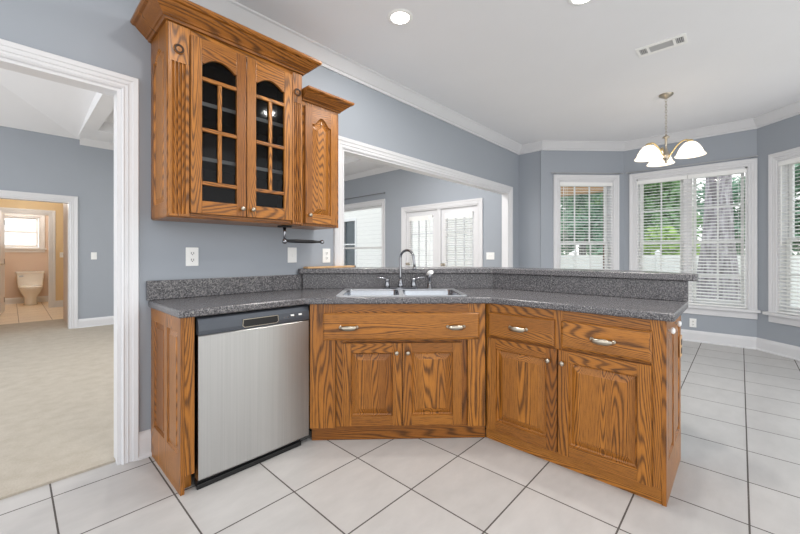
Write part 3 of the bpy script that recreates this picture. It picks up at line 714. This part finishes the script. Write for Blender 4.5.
mb = MB(); mb.tube([(0,0,0.036),(0,0,0.07),(0,-0.004,0.095),(0.0,-0.012,0.112)], [0.012,0.014,0.016,0.015], 14); sbd = mb.build('body', CHROME, sy)
mb = MB(); mb.tube([(-0.012,0.008,0.112),(0.002,-0.016,0.124),(0.014,-0.036,0.130)], [0.013,0.018,0.016], 14); mb.build('spray_head', PLASTIC, sy)

# ------------------------------------------------------------------ upper cabinets
YU = 2.240
uc = thing('glass_door_wall_cabinet', 'large oak wall cabinet with two arched glass doors and fluted pilasters', 'cabinet', (0.570, YU, 1.395)); W = 0.818; D = YW-YU-.002; H = 1.05
mb = MB()
mb.box(0.019, W, D-.012, D, 0.0, H, 0); mb.box(W-.018, W, 0.02, D-.012, 0.0, H, 0); mb.box(0.019, W-.018, 0.0205, D-.012, 0.001, 0.018, 1); mb.box(0.019, W-.018, 0.02, D-.012, H-.018, H, 1)
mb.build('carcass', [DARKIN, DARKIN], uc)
mb = MB(); mb.box(0.0, 0.115, 0.0, 0.02, 0.0, H, 0); mb.box(0.730, W, 0.0, 0.02, 0.0, H, 0); mb.box(0.115, 0.730, 0.0, 0.02, 0.0, 0.045, 1); mb.box(0.115, 0.730, 0.0, 0.02, 0.985, H, 1); mb.build('face_frame', OAK, uc, 0.0015)
mb = MB(); side_panel(mb, 0.02, D, 0.0, H, 0.0, -1, [(0.055,0.262)], (0.075,0.95), 0.05, 0.0185); mb.build('side_panel', OAK, uc)
mb = MB(); mb.box(0.003, W-.003, 0.012, D-.01, -0.006, -0.0005, 1); mb.build('bottom_panel', OAK, uc)
for z in (0.345, 0.668):
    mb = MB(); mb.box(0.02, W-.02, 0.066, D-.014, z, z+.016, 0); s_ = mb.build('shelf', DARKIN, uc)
    mb = MB(); mb.box(0.02, W-.02, 0.06, 0.0655, z-.003, z+.019, 0); mb.build('edge_strip', SHELFM, s_)
for x0, kx in ((0.111, 0.392), (0.425, 0.456)):                       # doors
    x1 = x0+0.310; z0, z1 = 0.022, 1.010; yf = -0.021; gx0, gx1, gz0, gzs = x0+.058, x1-.058, 0.095, 0.870
    mb = MB(); ap = arch_pts(gx0, gx1, gz0, gzs+.004, 0.040, 16, 0.07, 0.85)
    mb.box(x0, gx0, yf, yf+.02, z0, z1, 0); mb.box(gx1, x1, yf, yf+.02, z0, z1, 0); mb.box(gx0, gx1, yf+.0005, yf+.02, z0, gz0, 1)
    mb.prism([(gx1,z1),(gx0,z1)]+ap[2:][::-1], yf+.0005, yf+.02, fxz, 1)
    dd = mb.build('door', OAK, uc, 0.002)
    mb = MB(); mw = 0.011
    for z in (0.788, 0.500, 0.196): mb.box(gx0, gx1, yf+.001, yf+.016, z-mw, z+mw, 1)
    gm = (gx0+gx1)/2; mb.box(gm-mw, gm+mw, yf+.001, yf+.016, 0.196+mw, 0.500-mw, 0); mb.box(gm-mw, gm+mw, yf+.001, yf+.016, 0.500+mw, 0.788-mw, 0)
    mb.build('muntins', OAK, dd, 0.003)
    mb = MB(); mb.prism([(gx0-.004,gz0-.004),(gx1+.004,gz0-.004),(gx1+.004,0.938),(gx0-.004,0.938)], yf+.0165, yf+.0195, fxz); mb.build('glass', CABGLASS, dd)
    knob(dd, kx, 0.048+.02, yf, 'knob', NICKEL, 0.0135)
def pilaster(x0, x1):
    mb = MB(); n = 4; wv = (x1-x0); m = wv*0.14; g = (wv-2*m)/n
    poly = [(x0,0.0),(x0,-0.014)]
    for i in range(n):
        c = x0+m+g*(i+.5); r = g*0.36
        for k in range(7): a = math.pi*k/6; poly.append((c-r*math.cos(a), -0.014+0.010*math.sin(a)))
    poly += [(x1,-0.014),(x1,0.0)]
    mb.prism(poly, 0.012, 0.835, lambda u, v, t: (u, v, t), 0)
    mb.box(x0, x1, -0.0145, 0.0, 0.835, 1.035, 0); mb.box(x0, x1, -0.0145, 0.0, 0.0, 0.012, 0)
    p = mb.build('pilaster', OAK, uc)
    r = MB(); c = ((x0+x1)/2, -0.0145, 0.905)
    r.lathe([(0.027,0),(0.027,0.004),(0.023,0.008),(0.019,0.004),(0.015,0.003),(0.011,0.007),(0.008,0.004),(0.004,0.009),(0.001,0.010)], c, 'y', 24); rr = r.build('rosette', OAK, p)
    r = MB(); r.lathe([(0.0245,0.0060),(0.0240,0.0090),(0.0215,0.0080),(0.0190,0.0056),(0.0145,0.0046),(0.0145,0.0030)], c, 'y', 24, caps=(False, False)); r.build('rosette_groove', DARKIN, rr)
pilaster(0.004, 0.104); pilaster(0.741, 0.814)
UCROWN = [(0,0),(0.012,0),(0.018,0.012),(0.026,0.014),(0.032,0.022),(0.070,0.056),(0.078,0.066),(0.092,0.068),(0.100,0.078),(0.100,0.092),(0,0.092)]
mb = MB(); mb.sweep([(0,D),(0,-0.005),(W,-0.005),(W,D)], [(-o, h) for o, h in UCROWN], lambda u, v, h: (u, v, 1.045+h), mi=1); mb.build('crown_moulding', OAK, uc)

us = thing('narrow_wall_cabinet', 'narrow oak wall cabinet with one arched panel door, right of the glass doors', 'cabinet', (1.390, YU, 1.388)); W = 0.318; H = 0.885
mb = MB(); mb.box(0.0, W, 0.018, D, 0.0, H, 0); mb.box(0.0, W, 0.0, 0.018, 0.0, H, 0); mb.build('body', OAK, us, 0.0015)
mb = MB(); raised_door(mb, 0.018, 0.290, 0.018, 0.845, -0.021, 0.02, 0.056, 0.062, 0.055); dd = mb.build('door', OAK, us, 0.0015); knob(dd, 0.046, 0.075, -0.021, 'knob', NICKEL, 0.0135)
mb = MB(); mb.sweep([(0.0005,-0.0),(W,-0.0),(W,D)], [(-o*.86, h*.86) for o, h in UCROWN], lambda u, v, h: (u, v, 0.875+h), mi=1); mb.build('crown_moulding', OAK, us)

ph = thing('paper_towel_holder', 'chrome and black paper towel holder fixed under the wall cabinets', 'towel holder', (1.316, 2.34, 1.388))
mb = MB(); mb.box(-0.04, 0.04, -0.03, 0.03, -0.012, -0.0005); mb.build('mount_plate', BLACK, ph, 0.003)
mb = MB(); mb.tube([(0,0,-0.012),(0,0,-0.05),(0,0,-0.1)], [0.012,0.009,0.011], 12); mb.lathe([(0.001,-0.02),(0.016,-0.014),(0.018,0.0),(0.012,0.014),(0.001,0.018)], (0,0,-0.108), 'z', 16); mb.build('post', CHROME, ph)
mb = MB(); mb.tube([(0.01,0,-0.106),(0.10,0,-0.106),(0.22,0,-0.106),(0.30,0,-0.106)], [0.010,0.014,0.013,0.008], 12); am = mb.build('arm', BLACK, ph)
mb = MB(); mb.lathe([(0.008,0.298),(0.014,0.304),(0.016,0.318),(0.010,0.328),(0.001,0.33)], (0,0,-0.106), 'x', 14); mb.build('end_cap', CHROME, am)

# ------------------------------------------------------------------ outlets and switches
def plate(name, label, cat, fn, u, z, w=0.074, h=0.118, kind='outlet', gangs=1, group=None):
    """fn(u, z, t) wall frame with t towards the room"""
    c = fn(u, z, 0); r = thing(name, label, cat, c, 0, group)
    bx = lambda mb, a, b, c, d, t0, t1: mb.prism([(a,c),(b,c),(b,d),(a,d)], t0, t1, fn)
    mb = MB(); bx(mb, u-w/2, u+w/2, z-h/2, z+h/2, 0.0006, 0.006); mb.build('cover_plate', PLASTIC, r, 0.002, True)
    for g in range(gangs):
        uu = u+(g-(gangs-1)/2)*0.046
        if kind == 'outlet':
            for s in (-1, 1):
                q = MB(); bx(q, uu-.017, uu+.017, z+s*.021-.015, z+s*.021+.015, 0.006, 0.0085); so = q.build('socket', PLASTIC, r, 0.003, True)
                q = MB()
                for a in (-.008, .006): bx(q, uu+a, uu+a+.003, z+s*.021-.004, z+s*.021+.008, 0.0083, 0.0092)
                bx(q, uu-.003, uu+.003, z+s*.021-.011, z+s*.021-.006, 0.0083, 0.0092); q.build('slots', SLOT, so, 0, True)
        else:
            q = MB(); bx(q, uu-.006, uu+.006, z-.012, z+.014, 0.006, 0.015); q.build('toggle', PLASTIC, r, 0.002, True)
    return r
plate('wall_outlet', 'white wall outlet under the glass door cabinet, above the dishwasher counter', 'outlet', fA, 0.792, 1.172)
plate('wall_switch', 'white switch plate on the wall left of the raised bar end', 'switch', fA, 1.502, 1.182, kind='switch', w=0.078)
plate('wall_outlet', 'white wall outlet just above the bar beside the pass-through trim', 'outlet', fA, 1.824, 1.177, w=0.078)
plate('wall_switch', 'white double switch plate right of the french doors', 'switch', fF, 3.06, 1.163, w=0.15, h=0.12, kind='switch', gangs=2)
plate('wall_switch', 'small white switch on the great room wall right of the bathroom doorway', 'switch', fC, 0.935, 1.165, kind='switch')
plate('wall_switch', 'almond switch plate on the tan wall inside the bathroom doorway', 'switch', fT, 0.82, 1.18, w=0.12, kind='switch', gangs=2)
plate('wall_outlet', 'white outlet low on the bay wall above the baseboard, beside the peninsula', 'outlet', bayf[1], 1.297-0.476, 0.252)

# ------------------------------------------------------------------ ceiling: downlights, vent, chandelier
dl = None
for x, y, lab in ((1.90, 1.775, 'recessed ceiling light nearest the wall cabinets'), (2.56, 0.755, 'recessed ceiling light at the top edge, nearer the air vent'), (0.75, 1.0, 'added fill light over the floor before the dishwasher, out of the frame'), (2.10, 0.38, 'added fill light over the floor before the peninsula drawers, out of the frame')):  # last two are unseen fixtures added to brighten the kitchen
    if dl is None:
        dl = thing('recessed_light', lab, 'ceiling light', (x, y, CH), 0, 'recessed kitchen lights')
        mb = MB(); mb.lathe([(0.062,-0.001),(0.066,-0.008),(0.088,-0.006),(0.092,0.0)], (0,0,0), 'z', 32, caps=(False, False)); mb.build('trim_ring', PLASTIC, dl)
        mb = MB(); mb.lathe([(0.001,-0.0055),(0.064,-0.0055),(0.064,-0.001),(0.001,-0.001)], (0,0,0), 'z', 32); mb.build('lens', LENS, dl)
        al = bpy.data.lights.new('downlight', 'AREA'); al.shape = 'DISK'; al.size = 0.12; al.energy = 8.0; al.color = (1.0, 0.97, 0.93); ao = bpy.data.objects.new('downlight', al); COL.objects.link(ao); ao.parent = dl; ao.location = (0, 0, -0.012)
    else: copy_tree(dl, (x, y, CH), label=lab)

vt = thing('ceiling_vent', 'white ceiling air register with louvred slots above the breakfast area', 'vent', (3.60, 0.47, CH), math.radians(-90))
mb = MB(); mb.prism([(-0.165,-0.085),(0.165,-0.085),(0.165,0.085),(-0.165,0.085)], -0.009, -0.0005, None, 0, [[(-0.078,-0.05),(0.078,-0.05),(0.078,0.05),(-0.078,0.05)],[(-0.145,-0.05),(-0.096,-0.05),(-0.096,0.05),(-0.145,0.05)],[(0.096,-0.05),(0.145,-0.05),(0.145,0.05),(0.096,0.05)]]); mb.build('frame', PLASTIC, vt, 0.002)
mb = MB()
for i in range(9): y = -0.046+i*0.0115; mb.box(-0.078, 0.078, y-.0022, y+.0022, -0.007, -0.002)
for s in (-1, 1):
    for i in range(4): x = s*(0.1025+i*0.012); mb.box(x-.0022, x+.0022, -0.05, 0.05, -0.007, -0.002)
mb.build('louvres', plain('pale_grey_louvre', (200, 200, 200), 0.5), vt)
mb = MB(); mb.box(-0.15, 0.15, -0.055, 0.055, -0.0016, -0.0006); mb.build('duct_backing', GREYM, vt)

chx, chy = 4.745, 0.577
cl = thing('chandelier', 'three light chandelier with frosted bell shades hanging before the bay windows', 'chandelier', (chx, chy, CH))
mb = MB(); mb.lathe([(0.001,-0.045),(0.012,-0.044),(0.030,-0.032),(0.060,-0.014),(0.066,-0.002),(0.066,-0.0005)], (0,0,0), 'z', 28); mb.build('canopy', NICKEL, cl)
mb = MB(); zc = -0.045; k = 0
while zc > -0.42:
    n = 12; pts = []
    for i in range(n+1):
        a = 2*math.pi*i/n; u, v = 0.008*math.cos(a), 0.019*math.sin(a); pts.append((u if k % 2 else 0, 0 if k % 2 else u, zc-0.015+v))
    mb.tube(pts, 0.0022, 6); zc -= 0.029; k += 1
mb.build('chain', NICKEL, cl)
mb = MB(); mb.lathe([(0.004,-0.42),(0.010,-0.43),(0.030,-0.447),(0.034,-0.455),(0.012,-0.465),(0.010,-0.56),(0.018,-0.60),(0.030,-0.635),(0.034,-0.66),(0.022,-0.69),(0.012,-0.70),(0.014,-0.712),(0.006,-0.725),(0.001,-0.728)], (0,0,0), 'z', 24); mb.build('centre_column', NICKEL, cl)
Fv = Vector((math.cos(TH), math.sin(TH))); Rv = Vector((math.sin(TH), -math.cos(TH)))
for ang in (-52, 188, 68):
    a = math.radians(ang); d = Rv*math.cos(a)+Fv*math.sin(a); R = 0.205
    mb = MB(); pts = []
    for i in range(15):
        f = i/14; rr = 0.02+(R-.02)*f; zz = -0.675+0.165*math.sin(f*math.pi*0.62)-0.012*f
        pts.append((d.x*rr, d.y*rr, zz))
    mb.tube(pts, 0.0075, 10); ar = mb.build('arm', BRASS, cl)
    c = (d.x*R, d.y*R, pts[-1][2])
    mb = MB(); mb.lathe([(0.012,0.01),(0.024,0.004),(0.030,-0.012),(0.026,-0.026)], c, 'z', 20); mb.build('socket_cup', BRASS, ar)
    mb = MB(); z0 = -0.016
    mb.lathe([(0.030,z0),(0.052,z0-.012),(0.078,z0-.042),(0.098,z0-.078),(0.112,z0-.116),(0.130,z0-.138),(0.127,z0-.140),(0.108,z0-.119),(0.094,z0-.081),(0.074,z0-.046),(0.049,z0-.016),(0.030,z0-.004)], c, 'z', 32, caps=(False, False)); mb.build('shade', SHADE, ar)
    mb = MB(); mb.lathe([(0.010,-0.02),(0.022,-0.045),(0.028,-0.07),(0.020,-0.092),(0.001,-0.1)], c, 'z', 16); mb.build('bulb', BULB, ar)

# ------------------------------------------------------------------ curtain rods
RODM = plain('pale_grey_rod', (176, 176, 178), 0.4)
def rod(name, label, p, q, proj_dir, r=0.009, group=None, mat=None):
    mat = mat or GREYM
    p, q = Vector(p), Vector(q); root = thing(name, label, 'curtain rod', tuple(p), 0, group)
    mb = MB(); mb.tube([tuple(p), tuple(q)], r, 10); mb.build('pole', mat, root, 0, True)
    for e, s in ((p, 1), (q, -1)):
        d = (q-p).normalized()*s; b = MB(); base = e+d*0.04; pd = Vector(proj_dir)
        b.tube([tuple(base), tuple(base+pd)], 0.006, 8); b.build('bracket', mat, root, 0, True)
        f = MB(); f.tube([tuple(e), tuple(e-d*0.015), tuple(e-d*0.03)], [r, r*1.8, r*0.5], 10); f.build('finial', mat, root, 0, True)
    return root
rod('curtain_rod', 'dark curtain rod above the great room window seen through the pass-through', (XF-.07, 5.53, 2.50), (XF-.07, 7.4, 2.50), (0.07, 0, 0))
def wrod(fn, s0, s1, z, label):
    a = Vector(fn(s0, z, 0.045)); b = Vector(fn(s1, z, 0.045)); pd = Vector(fn(s0, z, 0))-a
    rod('curtain_rod', label, a, b, pd, 0.006, 'slim rods over the bay windows', RODM)
wrod(bayf[0], 0.15, 1.20, 2.412, 'slim rod along the top trim of the left bay window')
wrod(bayf[1], 0.06, 1.43, 2.412, 'slim rod along the top trim of the wide double bay window')

# ------------------------------------------------------------------ bathroom: toilet, door leaf, lamp
tl = thing('toilet', 'white toilet at the far end of the bathroom, under its window', 'toilet', (0.33, 12.70, 0.004)); tl.scale = (0.86, 1, 1)
mb = MB(); 
mb.loft([[(x, y, z) for x, y in rrect(-a, a, -b, -0.01, 0.03)] for z, a, b in ((0.40,0.23,0.20),(0.44,0.25,0.22),(0.74,0.275,0.225))], 0, (True, True), True, False); mb.build('tank', PORC, tl, 0.01)
mb = MB(); mb.prism(rrect(-0.29, 0.29, -0.24, -0.002, 0.03), 0.741, 0.775); mb.build('tank_lid', PORC, tl, 0.008)
def oval(a, b, cy, z, n=24): return [(a*math.cos(2*math.pi*i/n), cy+b*math.sin(2*math.pi*i/n), z) for i in range(n)]
mb = MB(); mb.loft([oval(0.14,0.27,-0.33,0.0), oval(0.125,0.24,-0.33,0.06), oval(0.13,0.22,-0.34,0.18), oval(0.20,0.27,-0.40,0.30), oval(0.235,0.30,-0.44,0.385), oval(0.24,0.30,-0.44,0.40)], 0, (True, True), True, True); mb.build('bowl', PORC, tl)
mb = MB(); mb.loft([oval(0.24,0.30,-0.44,0.402), oval(0.245,0.305,-0.44,0.415), oval(0.24,0.30,-0.44,0.435), oval(0.20,0.26,-0.44,0.442)], 0, (True, True), True, True); mb.build('seat_lid', PORC, tl)
mb = MB(); mb.box(-0.22, -0.14, -0.245, -0.226, 0.66, 0.675); mb.build('flush_lever', CHROME, tl)
mb = MB(); mb.box(0, 0.04, -0.72, 0, 0.02, 2.05); dr_ = mb.build('door_3', TRIM, kind='structure', bevel=0.002); dr_.location = (-0.125, 11.20, 0); dr_.rotation_euler = (0, 0, math.radians(-4))
for z in (0.25, 1.05, 1.85):
    mb = MB(); mb.box(0.040, 0.046, -0.10, -0.005, z-.05, z+.05); mb.build('hinge', GREYM, dr_)
mb = MB(); mb.tube([(0.04,-0.64,1.0),(0.09,-0.64,1.0),(0.095,-0.55,1.0)], 0.009, 8); mb.build('door_handle', NICKEL, dr_)
mb = MB(); mb.lathe([(0.001,-0.09),(0.08,-0.075),(0.13,-0.03),(0.14,0.0)], (0.2, 10.2, 2.5), 'z', 24); bl = mb.build('flush_ceiling_lamp', SHADE, None); tag(bl, 'frosted flush ceiling lamp inside the bathroom', 'ceiling light')
bl2 = bl.copy(); COL.objects.link(bl2); bl2.location = (0, 1.75, 0); bl2['label'] = 'added unseen fill lamp above the toilet'  # second lamp body, added to go with the toilet room fill
ld = bpy.data.lights.new('bath_lamp', 'POINT'); ld.energy = 13; ld.color = (1.0, 0.95, 0.88); ld.shadow_soft_size = 0.1
lo = bpy.data.objects.new('bath_lamp', ld); COL.objects.link(lo); lo.location = (0.2, 10.2, 2.3)
l2 = lo.copy(); COL.objects.link(l2); l2.location = (0.2, 11.95, 2.3)  # extra fill light added because the toilet room came out dark
gl_ = None
for x, y, lab in ((1.9, 4.0, 'added great room fill light behind the wall cabinets'), (3.6, 4.2, 'added great room fill light behind the pass-through header'), (4.3, 3.5, 'added great room fill light nearest the french doors'), (0.95, 5.0, 'added great room fill light nearest the bathroom doorway')):  # all four are out of view, added to brighten the great room
    if gl_ is None:
        gl_ = thing('recessed_light', lab, 'ceiling light', (x, y, HC), 0, 'added great room fill lights')
        for ch in dl.children:
            if ch.type == 'MESH': c = ch.copy(); COL.objects.link(c); c.parent = gl_
        al = bpy.data.lights.new('great_room_fill_light', 'AREA'); al.shape = 'DISK'; al.size = 0.12; al.energy = 15; al.color = (1.0, 0.98, 0.96)
        ao = bpy.data.objects.new('great_room_fill_light', al); COL.objects.link(ao); ao.parent = gl_; ao.location = (0, 0, -0.012)
    else: copy_tree(gl_, (x, y, HC), label=lab)

# ------------------------------------------------------------------ outside
mb = MB(); mb.box(5.8, 70, -50, 60, -0.5, -0.45); gr = mb.build('ground', LAWN, kind='structure')
mb = MB(); mb.box(5.7, 9.5, 2.9, 13.0, -0.449, -0.40); struct('bounce_floor', mb, plain('pale_bounce_slab', (214, 210, 204), 0.8))  # pale slab added to bounce daylight up onto the siding wing
def on_view(u, D):      # a place on the ground D metres ahead, u pixels across
    r = (u-400)/364.24*D; p = Fv*D+Rv*r; return p.x, p.y
def tree(u, D, h, cr, cz, n, mat, label, trunk=0.2, cat='tree', name='garden_tree', size=0.16):
    x, y = on_view(u, D); r = thing(name, label, cat, (x, y, -0.46), random.random()*6, 'trees beyond the garden fence')
    mb = MB(); mb.tube([(0,0,0),(0.05,0.02,cz*0.5),(0,0,cz)], [trunk, trunk*.75, trunk*.5], 10); mb.build('trunk', BARK, r)
    mb = MB(); cl_ = [(random.uniform(-cr,cr)*.7, random.uniform(-cr,cr)*.7, cz+random.uniform(-.55,.55)*(h-cz), cr*random.uniform(.35,.6)) for _ in range(16)]
    for _ in range(n):
        cx_, cy_, cz_, rr = random.choice(cl_); v = Vector((random.gauss(0,1), random.gauss(0,1), random.gauss(0,1))).normalized()*rr*random.uniform(.6,1.05)
        c = Vector((cx_, cy_, cz_))+v; a = Vector((random.gauss(0,1), random.gauss(0,1), random.gauss(0,1))).normalized(); b = a.orthogonal().normalized(); s = size*random.uniform(.6,1.3)
        mb.add([c-a*s, c+b*s*.5, c+a*s, c-b*s*.5], [(0,1,2,3)])
    mb.build('crown', mat, r); return r
tree(583, 15.5, 6.5, 1.7, 3.4, 4200, LEAF3, 'leafy tree seen through the left bay window', size=0.2)
tree(652, 17, 7.0, 1.7, 3.6, 4500, LEAF1, 'leafy tree behind the left half of the double window', size=0.2)
tree(674, 12.6, 2.8, 0.8, 1.7, 1300, LEAF2, 'bright green shrub above the fence in the double window', 0.08)
tree(738, 22, 7.5, 2.0, 3.8, 4200, LEAF3, 'pale leafy tree far behind the big trunk', 0.2, size=0.24)
tree(818, 14.0, 6.5, 1.6, 3.6, 4200, LEAF3, 'leafy tree seen through the rightmost window', size=0.2)
tree(612, 26, 9.0, 3.0, 4.6, 4200, LEAF1, 'farthest leafy tree, behind the strip of wall between the bay windows', size=0.26)
x, y = on_view(718, 9.0)
bt_ = thing('large_tree', 'massive grey barked tree trunk close outside the double window', 'tree', (x, y, -0.46))
mb = MB(); rings = []
for z, rr in ((0,0.62),(0.25,0.54),(0.6,0.46),(1.2,0.39),(2.0,0.30),(3.2,0.24),(5.0,0.21),(7.5,0.2)):
    rings.append([(rr*(1+.07*math.sin(5*a+z*.7)+.04*math.sin(11*a))*math.cos(a), rr*(1+.07*math.sin(5*a+z*.7)+.04*math.sin(11*a))*math.sin(a), z) for a in [2*math.pi*i/40 for i in range(40)]])
mb.loft(rings, 0, (True, True), True, True); mb.build('trunk', BARK, bt_)
# white vinyl fence
fx0, fy0 = on_view(500, 12.6); fx1, fy1 = on_view(880, 10.2)
fd = Vector((fx1-fx0, fy1-fy0)); FL = fd.length; fa = math.atan2(fd.y, fd.x)
fe = thing('garden_fence', 'long white vinyl privacy fence across the back garden', 'fence', (fx0, fy0, -0.45), fa)
mb = MB(); x = 0
while x < FL: mb.box(x, min(x+.145, FL), -0.01, 0.012, 0.05, 1.58); x += 0.15
mb.build('boards', VINYL, fe)
for z in (0.12, 1.58): 
    mb = MB(); mb.box(0, FL, -0.025, 0.025, z-.05, z+.05); mb.build('rail', VINYL, fe)
x = 0.0
while x < FL+.1: 
    mb = MB(); mb.box(x-.06, x+.06, -0.06, 0.06, 0, 1.72); pst = mb.build('post', VINYL, fe)
    mb = MB(); mb.loft([[(x-.075,-.075,1.72),(x+.075,-.075,1.72),(x+.075,.075,1.72),(x-.075,.075,1.72)],[(x-.01,-.01,1.78),(x+.01,-.01,1.78),(x+.01,.01,1.78),(x-.01,.01,1.78)]]); mb.build('post_cap', VINYL, pst); x += 2.4
# neighbouring wing with siding outside the great room window
wg = thing('house_wing', 'cream siding house wing outside the great room window and french doors', 'building', (9.5, 7.0, -0.45))
mb = MB(); mb.prism([(-1.5,0),(9.0,0),(9.0,4.2),(-1.5,4.2)], 0, 0.2, lambda u, v, t: (t, u, v), 0, [[(4.35,1.1),(5.05,1.1),(5.05,3.0),(4.35,3.0)]]); mb.build('siding_wall', SIDING, wg)
mb = MB(); mb.prism([(4.27,1.0),(5.13,1.0),(5.13,3.10),(4.27,3.10)], -0.03, 0.05, lambda u, v, t: (t, u, v), 0, [[(4.35,1.1),(5.05,1.1),(5.05,3.0),(4.35,3.0)]]); mb.box(-0.02, 0.04, 4.35, 5.05, 2.03, 2.08); wf = mb.build('window_frame', VINYL, wg)
mb = MB(); mb.box(0.06, 0.07, 4.35, 5.05, 1.1, 3.0); mb.build('dark_pane', plain('dark_window', (52, 66, 74), 0.1), wf)
# porch beam and brick column outside left bay window
pb = thing('porch', 'brown porch beam and brick column outside the left bay window', 'porch', (8.3, 3.0, -0.45))
mb = MB(); mb.box(0, 0.25, -1.3, 2.2, 2.95, 3.35); mb.build('beam', EAVE, pb)
mb = MB(); mb.box(-0.05, 0.30, -1.3, -0.95, 0, 2.95); mb.build('column', BRICKM, pb)
